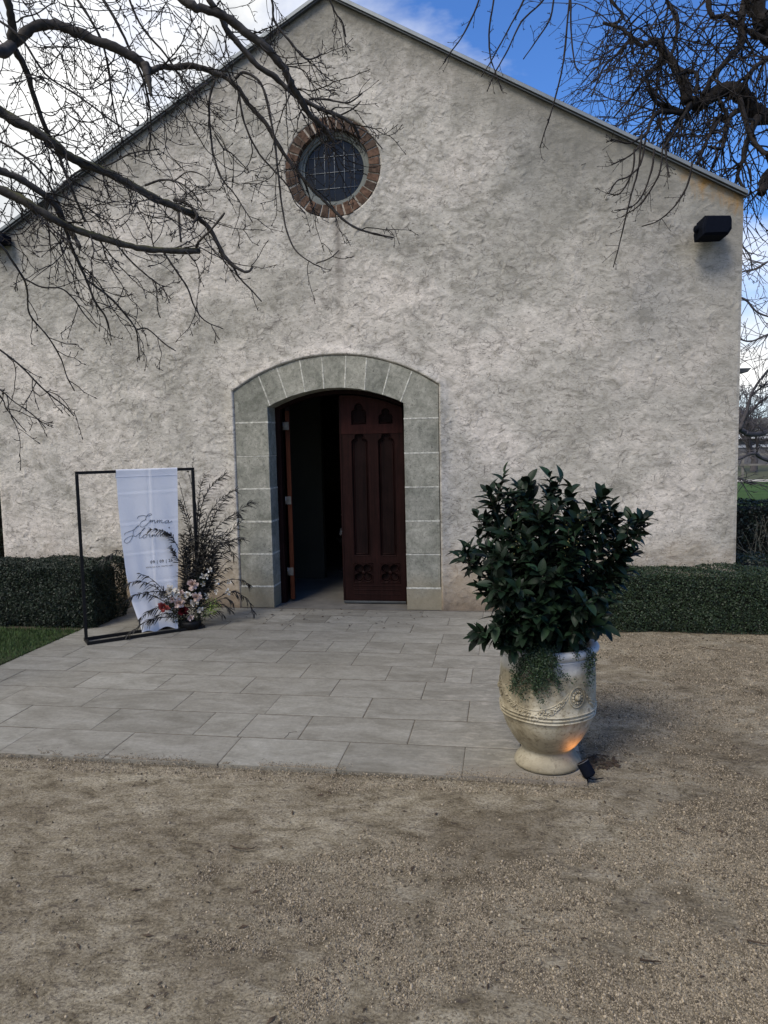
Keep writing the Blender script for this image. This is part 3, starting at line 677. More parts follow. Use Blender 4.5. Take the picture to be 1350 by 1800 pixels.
def star(prims, c, n=48):
    """outline of a union of circles/boxes, star shaped about c"""
    out = []
    for k in range(n):
        th = 2*math.pi*k/n-math.pi/2; d_ = (math.cos(th), math.sin(th)); best = 0.0
        for p in prims:
            if p[0] == 'c':
                ox, oz = c[0]-p[1], c[1]-p[2]; b2 = ox*d_[0]+oz*d_[1]; q = b2*b2-(ox*ox+oz*oz-p[3]**2)
                if q > 0: best = max(best, -b2+math.sqrt(q)) if -b2+math.sqrt(q) > 0 and (ox*ox+oz*oz < p[3]**2 or True) else best
            else:
                _, x0, z0, x1, z1 = p
                ts = []
                if abs(d_[0]) > 1e-9: ts.append(((x1 if d_[0] > 0 else x0)-c[0])/d_[0])
                if abs(d_[1]) > 1e-9: ts.append(((z1 if d_[1] > 0 else z0)-c[1])/d_[1])
                best = max(best, min(ts))
        out.append((c[0]+best*d_[0], c[1]+best*d_[1]))
    return out
def trefoil_panel(cx, z0, zs, w_):
    """tall panel: straight sides from z0 to zs with a trefoil head"""
    h = w_/2
    pr = [('c', cx-h*.52, zs+h*.42, h*.50), ('c', cx+h*.52, zs+h*.42, h*.50), ('c', cx, zs+h*1.15, h*.56), ('b', cx-h*.5, zs-.001, cx+h*.5, zs+h*.9)]
    head = star(pr, (cx, zs+h*.55), 60)
    head = [p for p in head if p[1] > zs+h*.12]
    head.sort(key=lambda p: -math.atan2(p[1]-(zs+h*.55), p[0]-cx) if True else 0)
    a = [math.atan2(p[1]-(zs+h*.55), p[0]-cx) for p in head]
    head = sorted(head, key=lambda p: (math.atan2(p[1]-(zs+h*.55), p[0]-cx)+math.pi/2) % (2*math.pi))
    return [(cx-h, z0), (cx+h, z0), (cx+h, zs)]+head+[(cx-h, zs)]
def plate(name, outer, holes, y, th, mat, bev=0.003):
    cu = bpy.data.curves.new(name, 'CURVE'); cu.dimensions = '2D'; cu.fill_mode = 'BOTH'; cu.extrude = th/2-bev; cu.bevel_depth = bev; cu.bevel_resolution = 1
    cu.offset = -bev
    for pl in [outer]+holes:
        s_ = cu.splines.new('POLY'); s_.points.add(len(pl)-1); s_.use_cyclic_u = True
        for q, p in zip(s_.points, pl): q.co = (p[0], p[1], 0, 1)
    o_ = bpy.data.objects.new(name, cu); COL.objects.link(o_)
    o_.matrix_world = Matrix.Translation((0, y+th/2, 0)) @ Matrix.Rotation(math.pi/2, 4, 'X')
    dg = bpy.context.evaluated_depsgraph_get(); me = bpy.data.meshes.new_from_object(o_.evaluated_get(dg)); me.transform(o_.matrix_world)
    bpy.data.objects.remove(o_); me.name = name; me.materials.clear(); me.materials.append(mat)
    r = bpy.data.objects.new(name, me); COL.objects.link(r); return r
RX0, RX1 = -1.602, IX1-0.038
LY = YB+0.012
leafd = empty('door_leaf', (RX1, LY, 0), label='closed right door leaf with carved trefoil panels'); child(leafd, hall)
lt = lambda x: inz(np.clip(x, IX0, IX1))-0.045
sx0 = lambda c: RX0+(c-590)/470*(RX1-RX0)         # crop x -> metres
sz0 = lambda c: (1715-c)/(1715-105)*(2.055-0.03)+0.03
holes = []
ca, cb = sx0(733), sx0(932); wv = 0.150
holes.append(trefoil_panel(ca, sz0(312), sz0(250), wv)); holes.append(trefoil_panel(cb, sz0(312), sz0(285), wv*.92))
for c_ in (ca, cb): holes.append(trefoil_panel(c_, sz0(1345), sz0(478), wv))
quat = lambda cx, cz, r_: star([('c', cx+r_*.52*a, cz+r_*.52*b, r_*.50) for a, b in ((1, 1), (-1, 1), (1, -1), (-1, -1))]+[('b', cx-r_*.4, cz-r_*.4, cx+r_*.4, cz+r_*.4)], (cx, cz), 56)
for c_ in (ca+.01, cb+.015): holes.append(quat(c_, sz0(1488), .085))
outer = [(RX0, 0.035), (RX1, 0.035)]+arc(RX1, RX0, lt, 12)
pl = plate('leaf_face', outer, holes, LY, 0.026, M_redwood, 0.004); child(pl, leafd)
rail = plate('top_rail', [(RX0+.004, sz0(385)), (RX1-.004, sz0(385))]+arc(RX1-.004, RX0+.004, lambda x: lt(x)-.006, 10), [[p for p in h_] for h_ in holes[:2]], LY-.0045, 0.006, M_redwood_top, 0.0015); child(rail, leafd)
mb = MB(); mb.prism([(RX0+.01, .04), (RX1-.01, .04)]+arc(RX1-.01, RX0+.01, lambda x: lt(x)-.01, 10), LY+.0265, LY+.05); child(mb.build('door_panel', M_panel), leafd)
# raised inner mouldings following the recesses
def inset(poly, g):
    p = np.array(poly); 
    if 0.5*np.sum(p[:, 0]*np.roll(p[:, 1], -1)-np.roll(p[:, 0], -1)*p[:, 1]) < 0: p = p[::-1]
    e = np.roll(p, -1, 0)-p; e /= np.linalg.norm(e, axis=1)[:, None]+1e-9; nn = np.stack([-e[:, 1], e[:, 0]], -1)
    m_ = nn+np.roll(nn, 1, 0); m_ /= np.maximum((1+np.sum(nn*np.roll(nn, 1, 0), 1))[:, None], .5); return p+m_*g
for h_ in holes:
    p = inset(h_, 0.012); mb = MB(); q = np.vstack([p, p[:1]]); mb.tube(np.stack([q[:, 0], np.full(len(q), LY+.024), q[:, 1]], -1), 0.0055, 5, False)
    child(mb.build('moulding', M_redwood, smooth=True), leafd)
for h_ in holes:     # outer bead round each recess
    p = inset(h_, -0.006); mb = MB(); q = np.vstack([p, p[:1]]); mb.tube(np.stack([q[:, 0], np.full(len(q), LY-.001), q[:, 1]], -1), 0.0035, 5, False)
    child(mb.build('bead', M_redwood, smooth=True), leafd)
for c_ in (ca+.01, cb+.015):
    mb = MB(); cz = sz0(1488); s_ = .098; q = np.array([(c_-s_, cz-s_), (c_+s_, cz-s_), (c_+s_, cz+s_), (c_-s_, cz+s_), (c_-s_, cz-s_)])
    mb.tube(np.stack([q[:, 0], np.full(5, LY-.001), q[:, 1]], -1), 0.005, 4, False)
    mb.ball((c_, LY+.022, cz), .022, 8, 5, (1, .5, 1)); child(mb.build('carved_square', M_redwood, smooth=True), leafd)
for zz in (0.10, 0.145, 0.185):
    mb = MB(); mb.tube([(RX0+.10, LY-.001, zz), (RX1-.05, LY-.001, zz)], 0.004, 5); child(mb.build('bead', M_redwood), leafd)
mb = MB(); mb.box((RX0+.002, LY-.018, 0.012), (RX1-.002, LY+.02, 0.034), .003); child(mb.build('bottom_strip', M_zincd), leafd)
mb = MB(); mb.box((RX0-.006, LY-.006, .035), (RX0+.012, LY+.0, 2.06), .002); child(mb.build('meeting_bead', M_redwood), leafd)
# open left leaf seen on edge
LX = -2.150
leafo = empty('door_leaf', (LX, LY, 0), label='open left door leaf swung inwards, seen on its edge'); child(leafo, hall)
mb = MB(); mb.box((-.024, 0, .03), (.024, .62, 2.03), .003); V_ = mb.V[0]; ca_, sa_ = math.cos(R(19)), math.sin(R(19))
mb.V[0] = np.stack([LX+V_[:, 0]*ca_-V_[:, 1]*sa_, YB+.058+V_[:, 0]*sa_+V_[:, 1]*ca_+.01, V_[:, 2]], -1); child(mb.build('leaf_slab', M_redwood), leafo)
mb = MB(); mb.box((LX-.022, YB+.050, .032), (LX+.022, YB+.0545, 1.95), .001); child(mb.build('hinge_edge', M_orange), leafo)
for zz in (0.32, 1.05, 1.80):
    hg = empty('hinge', (0, 0, 0)); child(hg, leafo)
    mb = MB(); mb.box((LX-.038, YB+.044, zz-.04), (LX+.016, YB+.0495, zz+.04), .001); child(mb.build('hinge_plate', M_steel), hg)
    mb = MB(); mb.tube([(LX-.040, YB+.042, zz-.042), (LX-.040, YB+.042, zz+.042)], .007, 8); child(mb.build('hinge_pin', M_steel, smooth=True), hg)

inf = empty('flower_stand', (-2.02, 9.2, 0), 'dim stand of white flowers inside the dark doorway', 'flower stand')
mb = MB(); mb.lathe([(1e-4, 0), (.09, 0), (.10, .02), (.03, .05), (.03, .30), (.11, .42), (1e-4, .42)], 16); mb.build('stand', M_inside, inf, smooth=True)
for bx, bz, br in [(-.02, .50, .045), (.03, .64, .03), (-.01, .70, .025), (.05, .76, .022), (.0, .84, .02)]:
    mb = MB()
    for q in range(9): mb.ball((bx+random.uniform(-br, br)*.7, random.uniform(-br, br)*.7, bz+random.uniform(-br, br)*.7), br*.5, 6, 4)
    mb.build('white_blossom', M_cream, inf, smooth=True)
mb = MB()
for q in range(14): mb.tube([(0, 0, .42), (random.uniform(-.05, .05), random.uniform(-.05, .05), .6), (random.uniform(-.10, .10), random.uniform(-.1, .1), random.uniform(.6, .9))], .004, 4)
mb.build('stems', M_lstem, inf)
# round window
rw = empty('round_window', (WX, D, WZ)); child(rw, hall)
NB = 34
mb = MB(); prof = []
def ringmesh(r0, r1, y0, y1, n=72, a0=0, a1=2*math.pi, ch=0.0):
    th = np.linspace(a0, a1, n+1); q = []
    out = MB()
    for r_, y_ in ((r0+ch, y0), (r1-ch, y0), (r1, y0+ch+1e-5), (r1, y1), (r0, y1), (r0, y0+ch+1e-5)):
        q.append(np.stack([WX+r_*np.cos(th), np.full(n+1, y_), WZ+r_*np.sin(th)], -1))
    V_ = np.stack(q, 1).reshape(-1, 3); F_ = []
    for i in range(n):
        for k in range(6): F_.append([i*6+k, i*6+(k+1) % 6, (i+1)*6+(k+1) % 6, (i+1)*6+k])
    caps = []
    if a1-a0 < 6.2: caps = [[0, 5, 4, 3], [0, 3, 2, 1], [n*6, n*6+1, n*6+2, n*6+3], [n*6, n*6+3, n*6+4, n*6+5]]
    out.add(V_, F_+caps); return out
child(ringmesh(.347, .443, D-.001, D+.07).build('brick_mortar', M_bmortar), rw)
for k in range(NB):
    a0 = 2*math.pi*k/NB+rng.normal(0, .006); a1 = a0+2*math.pi/NB-.030-rng.uniform(0, .018)
    r0, r1 = .342+rng.normal(0, .003), .448+rng.normal(0, .003)
    o_ = ringmesh(r0, r1, D-.011+rng.normal(0, .0025), D+.08, 2, a0, a1, .003).build('brick', M_brick); child(o_, rw)
child(ringmesh(.300, .345, D+.052, D+.11, 72, ch=.006).build('window_frame', M_wframe, smooth=False), rw)
child(ringmesh(.282, .303, D+.068, D+.12, 72, ch=.004).build('glazing_rim', M_wframe), rw)
def clip_circle(poly, r_, n=40):
    for k in range(n):
        a = 2*math.pi*k/n; nrm = (math.cos(a), math.sin(a)); out = []
        for i in range(len(poly)):
            p, q = poly[i], poly[(i+1) % len(poly)]; dp = p[0]*nrm[0]+p[1]*nrm[1]-r_; dq = q[0]*nrm[0]+q[1]*nrm[1]-r_
            if dp <= 0: out.append(p)
            if (dp < 0) != (dq < 0) and abs(dp-dq) > 1e-12: t_ = dp/(dp-dq); out.append((p[0]+t_*(q[0]-p[0]), p[1]+t_*(q[1]-p[1])))
        poly = out
        if len(poly) < 3: return None
    return poly
GR = .287; gxs = [-.29]+[-.188, -.094, 0, .094, .188]+[.29]; gzs = [-.29, -.145-.012, -.012, .132, .29]
for i in range(6):
    for j in range(4):
        pl = clip_circle([(gxs[i], gzs[j]), (gxs[i+1], gzs[j]), (gxs[i+1], gzs[j+1]), (gxs[i], gzs[j+1])], GR)
        if not pl or len(pl) < 3: continue
        pa = np.array(pl); area = abs(0.5*np.sum(pa[:, 0]*np.roll(pa[:, 1], -1)-np.roll(pa[:, 0], -1)*pa[:, 1]))
        if area < 2e-4: continue
        tx, tz = rng.normal(0, .006), rng.normal(0, .006); c_ = pa.mean(0); n_ = len(pa)
        Vp = [(WX+a, D+.092+tx*(a-c_[0])+tz*(b-c_[1]), WZ+b) for a, b in pl]+[(WX+a, D+.096+tx*(a-c_[0])+tz*(b-c_[1]), WZ+b) for a, b in pl]
        Fp = [tuple(range(n_)), tuple(range(2*n_-1, n_-1, -1))]+[(a, n_+a, n_+(a+1) % n_, (a+1) % n_) for a in range(n_)]
        child(mk('pane', Vp, Fp, M_glass), rw)
mb = MB()
for x in gxs[1:-1]:
    h_ = math.sqrt(GR**2-x*x); mb.tube([(WX+x, D+.089, WZ-h_), (WX+x+.001, D+.087, WZ), (WX+x, D+.089, WZ+h_)], .0027, 5)
for z in gzs[1:-1]:
    h_ = math.sqrt(GR**2-z*z); mb.tube([(WX-h_, D+.088, WZ+z-.004), (WX, D+.086, WZ+z), (WX+h_, D+.088, WZ+z+.004)], .0030, 5)
child(mb.build('lead_bars', M_lead, smooth=True), rw)
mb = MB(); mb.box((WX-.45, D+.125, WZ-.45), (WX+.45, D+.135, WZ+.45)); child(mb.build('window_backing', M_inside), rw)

# ------------------------------------------------------------------ wall speaker
def speaker(cx, cy, cz, s, name, label, cat, flip=1):
    r = empty(name, (cx, D, cz), label, cat)
    prof = np.array([(-.125, -.085), (.095, -.078), (.128, -.03), (.132, .05), (.122, .082), (-.095, .082), (-.128, -.02)])*s
    mb = MB(); mb.prism(prof, -.10*s, .06*s, .012*s); b_ = mb.build('speaker_body', M_plastic, r)
    b_.location = (0, cy-D, 0); b_.rotation_euler = (R(-8), 0, R(12)*flip)
    mb = MB(); mb.prism(prof*.86, -.106*s, -.099*s, .004*s); q = mb.build('grille', M_plastic, b_)
    mb = MB(); mb.lathe([(1e-4, -.024), (.024, -.024), (.03, -.018), (.03, 0)], 16); V_ = mb.V[0]*s; V_ = np.stack([V_[:, 2]-.128*s, V_[:, 0]-.01*s, V_[:, 1]], -1)
    mk('bracket_knob', V_, [mb.F[0]], M_plastic, b_, smooth=True)
    mb = MB(); mb.box((-.05*s, cy-D+.03*s, -.02*s), (.05*s, -.004, .02*s), .003); mb.box((-.07*s, -.012, -.05*s), (.07*s, .004, .05*s), .003); mb.build('wall_bracket', M_plastic, r)
    return r
speaker(1.742, D-.14, 3.345, 1.0, 'wall_speaker', 'dark navy loudspeaker bracketed to the rendered wall under the right eave', 'speaker')
wl = empty('wall_light', (-4.93, D, 3.70), 'small dark boxy fitting tucked under the far left end of the roof', 'wall light')
mb = MB(); mb.box((-.13, -.16, -.05), (.09, -.02, .035), .008); mb.build('housing', M_plastic, wl)
mb = MB(); mb.box((-.05, -.02, -.03), (.02, .004, .03), .003); mb.build('wall_bracket', M_plastic, wl)

# ------------------------------------------------------------------ hedges
def leafquads(Pn, Nn, size, jit=1.0, asp=0.55):
    n = len(Pn); d_ = Nn+rng.normal(0, jit, (n, 3)); d_ /= np.linalg.norm(d_, axis=1)[:, None]
    a = rng.normal(0, 1, (n, 3)); a = np.cross(d_, a); a /= np.linalg.norm(a, axis=1)[:, None]; b_ = np.cross(d_, a)
    s_ = (size*rng.uniform(.6, 1.25, n))[:, None]
    V_ = np.stack([Pn-a*s_*.5, Pn+b_*s_*.5*asp, Pn+a*s_*.5, Pn-b_*s_*.5*asp], 1).reshape(-1, 3)
    return V_, np.arange(n)[:, None]*4+np.array([[0, 1, 2, 3]])
def hedge(name, x0, x1, y0, y1, h, n, label, mat, size=.017, notch=False, xv=None, rnd=.06):
    r = empty(name, ((x0+x1)/2, (y0+y1)/2, 0), label, 'hedge')
    cx, cy = (x0+x1)/2, (y0+y1)/2; hx, hy, hz = (x1-x0)/2, (y1-y0)/2, h
    area = [2*hx*2*hy, 2*hx*h, 2*hy*h*1.2, 2*hy*h*1.2]; pr = np.array(area); pr = pr/pr.sum()
    k = rng.choice(4, n, p=pr); u = rng.uniform(-1, 1, n); v_ = rng.uniform(0, 1, n)
    Pn = np.zeros((n, 3)); Nn = np.zeros((n, 3))
    t_ = k == 0; Pn[t_] = np.stack([u[t_]*hx, (v_[t_]*2-1)*hy, np.full(t_.sum(), h)], -1); Nn[t_] = (0, 0, 1)
    t_ = k == 1; Pn[t_] = np.stack([u[t_]*hx, np.full(t_.sum(), -hy), v_[t_]*h], -1); Nn[t_] = (0, -1, 0.15)
    for kk, sg in ((2, -1), (3, 1)):
        t_ = k == kk; Pn[t_] = np.stack([np.full(t_.sum(), sg*hx), u[t_]*hy, v_[t_]*h], -1); Nn[t_] = (sg, 0, .15)
    # round the edges
    e = np.abs(Pn)-np.array([hx-rnd, hy-rnd, 0]); ez = Pn[:, 2]-(h-rnd)
    qx, qy, qz = np.maximum(e[:, 0], 0), np.maximum(e[:, 1], 0), np.maximum(ez, 0); l_ = np.sqrt(qx**2+qy**2+qz**2)+1e-9
    f_ = np.where(l_ > rnd, rnd/l_, 1)
    Pn[:, 0] = np.sign(Pn[:, 0])*(np.minimum(np.abs(Pn[:, 0]), hx-rnd)+qx*f_); Pn[:, 1] = np.sign(Pn[:, 1])*(np.minimum(np.abs(Pn[:, 1]), hy-rnd)+qy*f_); Pn[:, 2] = np.minimum(Pn[:, 2], h-rnd)+qz*f_
    lump = (fbm(Pn[:, 0]+Pn[:, 1]*1.3+cx, Pn[:, 2]*1.2+Pn[:, 1], 4, 3)-.5)*.10+(fbm(Pn[:, 0]+cx, Pn[:, 2]+Pn[:, 1]*.7, 22, 9, 2)-.4)*.035
    tuck = np.where(Pn[:, 2] < .09, (Pn[:, 2]-.09)*.5, 0)
    dep = -rng.exponential(.014, n)+lump+tuck+(rng.random(n) < .04)*rng.exponential(.016, n)
    Pn = Pn+Nn*dep[:, None]
    if notch: 
        kp = ~((Pn[:, 0] > hx-.08) & (np.abs(Pn[:, 2]-h*.70) < .008+.03*(Pn[:, 0]-hx+.08)*10)); Pn = Pn[kp]; Nn = Nn[kp]
    V_, F_ = leafquads(Pn, Nn, size, .8); mk('foliage', V_, [F_], mat, r, kind='stuff')
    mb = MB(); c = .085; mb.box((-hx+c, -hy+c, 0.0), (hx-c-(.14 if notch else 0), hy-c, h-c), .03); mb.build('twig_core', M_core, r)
    return r
hedge('box_hedge', .70, 3.6, 6.29, 6.72, .50, 95000, 'low clipped box hedge along the wall foot right of the potted laurel', M_box, .016)
hedge('box_hedge', -5.5, -3.60, 5.98, 6.62, .575, 80000, 'dark clipped box hedge left of the banner frame', M_box2, .018)
hedge('side_hedge', 2.12, 8.5, 7.25, 7.75, .46, 26000, 'dark clipped hedge just beyond the wall corner on the right', M_box2, .03)
hedge('back_hedge', 2.12, 9.0, 8.9, 9.5, .86, 30000, 'taller dark hedge bordering the far lawn behind the bare stems', M_box2, .035)
hedge('tall_hedge', -8.5, -5.45, 7.2, 8.2, 1.12, 14000, 'dark hedge at the left corner of the hall, at the frame edge', M_box2, .03)

# ------------------------------------------------------------------ tree tools
def smooth_path(pts, n=None, sub=4):
    p = np.asarray(pts, float)
    if len(p) < 3: return np.linspace(p[0], p[-1], 4)
    q = np.vstack([2*p[0]-p[1], p, 2*p[-1]-p[-2]]); out = []
    for i in range(1, len(q)-2):
        for t_ in np.linspace(0, 1, sub, endpoint=False):
            a, b_, c, d_ = q[i-1], q[i], q[i+1], q[i+2]
            out.append(.5*((2*b_)+(-a+c)*t_+(2*a-5*b_+4*c-d_)*t_**2+(-a+3*b_-3*c+d_)*t_**3))
    out.append(p[-1]); return np.array(out)
def unit(v_): return v_/(np.linalg.norm(v_)+1e-12)
def twig(mb, p, d, Ln, r0, level, droop=0.0, wob=.35, seg=.045, spur=.5, branch=.35, curl=0.0, sides=3, bud=True, tip=.0012):
    n = max(4, int(Ln/seg)); pts = [p.copy()]; d = unit(d); kids = []
    st = Ln/n; bend = rng.normal(0, 1, 3)*curl
    for i in range(n):
        d = unit(d+rng.normal(0, wob, 3)*.35+bend*.1+np.array([0, 0, -droop*.12*(1-i/n*1.3)]))
        p = p+d*st; pts.append(p.copy())
        if level > 0 and i > 0 and rng.random() < branch: kids.append((p.copy(), d.copy(), i/n))
        if rng.random() < spur and i > 0:
            s_ = unit(rng.normal(0, 1, 3)+d*.3); l_ = rng.uniform(.012, .042)*min(1, tip/.002); m_ = p+s_*l_*.6; e_ = m_+unit(s_+np.array([0, 0, .4])+rng.normal(0, .3, 3))*l_*.6
            rr = max(r0*(1-i/n)*.7, tip); mb.tube([p, m_, e_], [rr, rr*1.1, rr*1.25], 3, False)
    rad = np.linspace(r0, max(tip, r0*.28), len(pts))
    mb.tube(smooth_path(pts, sub=2), np.interp(np.linspace(0, 1, (len(pts)-1)*2+1), np.linspace(0, 1, len(pts)), rad), sides, False)
    if bud: e = pts[-1]; mb.tube([e, e+d*.008, e+d*.020], [tip*1.2, tip*1.9, tip*.4], 4, False)
    for (q, dd_, f) in kids:
        s_ = unit(dd_+unit(np.cross(dd_, rng.normal(0, 1, 3)))*rng.uniform(.5, 1.1))
        twig(mb, q, s_, Ln*rng.uniform(.25, .55)*(1-f*.4), r0*.6, level-1, droop, wob, seg, spur, branch*.8, curl, 3, bud, tip)
def limb(parent, pxs, Ys, rpx, mat, name='limb', sides=9, knots=.12):
    Ys = np.interp(np.linspace(0, 1, len(pxs)), np.linspace(0, 1, len(Ys)), Ys)
    pts = np.array([P(a, b, y) for (a, b), y in zip(pxs, Ys)]); sp = smooth_path(pts, sub=5)
    rr = np.interp(np.linspace(0, 1, len(sp)), np.linspace(0, 1, len(rpx)), rpx)*np.interp(np.linspace(0, 1, len(sp)), np.linspace(0, 1, len(Ys)), Ys)/FPX
    rr = rr*(1+knots*rng.normal(0, 1, len(sp))*.6)
    sp = sp+rng.normal(0, 1, sp.shape)*rr[:, None]*.10
    mb = MB(); mb.tube(sp, rr, sides); o_ = mb.build(name, mat, smooth=True); child(o_, parent)
    return sp, rr

# ------------------------------------------------------------------ left tree
lt_ = empty('bare_tree', (-4.4, 3.2, 0), 'leafless tree with lichened limbs hanging into the top left in front of the hall', 'tree')
TR = np.array([-4.5, 3.1])
mb = MB(); tp = smooth_path([(-4.5, 3.1, -.05), (-4.48, 3.12, .8), (-4.40, 3.2, 1.7), (-4.45, 3.3, 2.5), (-4.3, 3.5, 3.4), (-4.0, 3.6, 4.6)], sub=5)
mb.tube(tp, np.interp(np.linspace(0, 1, len(tp)), [0, .1, .5, 1], [.24, .17, .14, .07]), 14); child(mb.build('trunk', M_moss, smooth=True), lt_)
spec = [   # (pixel path, depths, radii px, moss, twig count, twig level)
 ([(-330, 120), (-150, 135), (-40, 98), (0, 92), (22, 78)], [3.6, 4.2], [18, 11, 9], 0, 4),
 ([(22, 78), (55, 50), (90, 42), (130, 55), (170, 72), (210, 88), (245, 108), (262, 128)], [4.2, 4.6], [9.5, 8], 0, 16),
 ([(262, 128), (282, 118), (300, 118), (336, 116), (368, 124), (398, 136)], [4.6, 4.9], [5.5, 5], 0, 10),
 ([(255, 112), (258, 128), (262, 146), (266, 168)], [4.55, 4.5], [8, 6, 3], 0, 0),
 ([(22, 82), (20, 40), (14, 0), (6, -60)], [4.2, 4.0], [8, 6], 0, 8),
 ([(22, 82), (45, 120), (60, 170), (80, 225), (100, 265), (125, 330), (150, 390)], [4.2, 4.8], [6, 4, 2], 0, 10),
 ([(-330, 60), (-160, 130), (-40, 172), (0, 195), (50, 225), (90, 250), (130, 280), (180, 300), (230, 325), (275, 350), (320, 368), (344, 380)], [3.5, 3.9, 4.6], [13, 8.5, 6.5], 1, 30),
 ([(344, 380), (370, 404), (393, 448), (411, 467), (433, 478), (444, 470)], [4.6, 4.7], [4.5, 3.6, 2], 0, 3),
 ([(408, 464), (420, 487), (440, 508), (460, 530)], [4.7, 4.8], [2.4, 1.2], 0, 3),
 ([(307, 352), (316, 352), (334, 362), (346, 378), (340, 392)], [4.55, 4.5], [3.5, 3], 0, 3),
 ([(313, 365), (315, 390), (318, 425)], [4.6, 4.5], [3.2, 2.2], 0, 0),
 ([(-330, 250), (-150, 290), (-40, 322), (0, 335), (50, 358), (90, 382), (130, 402), (200, 425), (250, 437), (300, 441), (350, 441)], [3.5, 3.8, 4.3], [12, 7.5, 5], 1, 24),
 ([(343, 440), (352, 422), (370, 405), (395, 374)], [4.3, 4.2], [3, 2.4], 0, 3),
 ([(-330, 200), (-150, 255), (-40, 283), (0, 300), (40, 318), (75, 340), (100, 365), (113, 395)], [3.5, 4.0], [11, 7, 5.5], 0, 14),
 ([(113, 395), (128, 412), (140, 434)], [4.0, 3.9], [5, 4], 0, 0),
 ([(113, 395), (130, 444), (152, 492), (167, 530), (187, 560), (196, 597)], [4.0, 4.4], [4, 2.5, 1.2], 0, 9),
 ([(152, 492), (192, 522), (222, 555), (239, 580), (243, 607), (245, 633)], [4.2, 4.5], [2.6, 1.3], 0, 8),
 ([(239, 580), (259, 578), (289, 604), (309, 617)], [4.4, 4.5], [1.8, 1.2], 0, 3),
 ([(-60, 380), (0, 430), (22, 460), (41, 489), (48, 511), (52, 552), (85, 593), (107, 630), (118, 663), (131, 687)], [3.6, 4.3], [3, 2, 1.2], 0, 12),
 ([(-80, 560), (0, 615), (37, 644), (70, 678), (93, 698), (115, 715), (130, 731)], [3.6, 4.2], [2.2, 1.2], 0, 10),
 ([(-60, 645), (0, 685), (22, 704), (48, 722), (67, 737), (80, 752)], [3.6, 4.0], [1.6, 1.0], 0, 6),
 ([(-60, 640), (0, 696), (11, 718), (30, 741), (46, 759)], [3.5, 3.9], [1.6, 1.0], 0, 4),
 ([(41, 489), (74, 505), (107, 507), (130, 526), (148, 552), (170, 576)], [3.9, 4.2], [2, 1.1], 0, 7),
 ([(174, 411), (200, 426), (230, 459), (259, 485), (274, 500), (277, 544), (282, 559)], [4.2, 4.4], [2.2, 1.1], 0, 6),
 ([(270, 495), (285, 502), (302, 505)], [4.3, 4.4], [1.4, .9], 0, 2),
 ([(285, 440), (311, 478), (330, 507), (341, 537), (359, 563), (392, 578)], [4.3, 4.5], [2.2, 1.1], 0, 7),
 ([(255, 326), (281, 317), (307, 318), (333, 333), (355, 359)], [4.5, 4.5], [2.4, 1.3], 0, 6),
 ([(307, 318), (330, 302), (356, 308), (372, 325)], [4.5, 4.4], [1.6, 1], 0, 3),
 ([(250, -80), (321, 0), (359, 15), (398, 30), (427, 53), (460, 77), (484, 101), (501, 124), (513, 151), (528, 175), (543, 201), (567, 222), (584, 246)], [4.3, 5.0], [8, 7, 4], 0, 26),
 ([(330, -70), (368, 0), (386, 27), (401, 56), (427, 86), (454, 116), (484, 136), (513, 163), (537, 178), (567, 193), (596, 204), (620, 219), (632, 243)], [4.5, 5.2], [5.5, 4.5, 2.6], 0, 26),
 ([(398, 136), (419, 157), (442, 190), (466, 216), (484, 246), (507, 281), (531, 311), (558, 341), (584, 367), (614, 394), (650, 409), (692, 418)], [4.9, 5.3], [4.5, 3.2, 1.5], 0, 12),
 ([(413, 139), (427, 127), (448, 136), (463, 157), (475, 207), (484, 258), (490, 314), (496, 364), (504, 406), (519, 439), (543, 459), (567, 471)], [4.9, 5.0], [3.2, 2.2, 1.3], 0, 4),
 ([(556, 463), (581, 453), (596, 440)], [5, 5], [1.5, 1], 0, 3),
 ([(419, 160), (427, 207), (442, 246), (460, 276), (484, 302), (507, 329), (519, 356), (537, 375)], [4.9, 5.1], [2.6, 1.2], 0, 6),
 ([(377, 142), (368, 178), (370, 231), (377, 279), (392, 317), (410, 338), (427, 364), (444, 391)], [4.8, 4.9], [2.6, 1.2], 0, 10),
 ([(377, 235), (392, 260), (410, 272), (438, 302)], [4.8, 4.9], [1.7, 1], 0, 4),
 ([(540, -50), (579, 0), (590, 24), (602, 39), (608, 65)], [4.8, 5.0], [1.8, 1.2], 0, 7),
 ([(543, 175), (566, 174), (590, 178), (614, 180), (637, 164)], [5.1, 5.2], [2.2, 1.4], 0, 6),
 ([(450, -60), (478, 0), (482, 36), (508, 71), (531, 98), (546, 104), (566, 95)], [4.8, 5.1], [3, 1.6], 0, 14),
 ([(596, 204), (622, 190), (634, 178)], [5.2, 5.2], [1.8, 1.2], 0, 1),
 ([(620, 219), (650, 236), (672, 262)], [5.2, 5.2], [1.8, 1.2], 0, 2),
 ([(100, -50), (150, 20), (178, 70), (190, 120), (200, 190), (215, 250)], [4.4, 4.7], [3.2, 1.5], 0, 12),
 ([(150, -50), (200, 30), (230, 90), (255, 150), (265, 210), (262, 270)], [4.4, 4.8], [3.4, 1.5], 0, 12),
 ([(210, -50), (245, 40), (290, 95), (320, 140), (350, 190)], [4.6, 4.9], [3, 1.5], 0, 12),
 ([(-60, 0), (30, 60), (80, 130), (140, 170), (200, 215), (240, 240)], [3.9, 4.4], [2.8, 1.3], 0, 12),
 ([(-60, 220), (20, 260), (70, 300), (100, 350), (112, 380)], [3.8, 4.1], [3, 2], 0, 10),
 ([(100, 335), (140, 300), (190, 290), (230, 270), (280, 262)], [4.4, 4.6], [2.4, 1.2], 0, 10),
]
tw = MB()
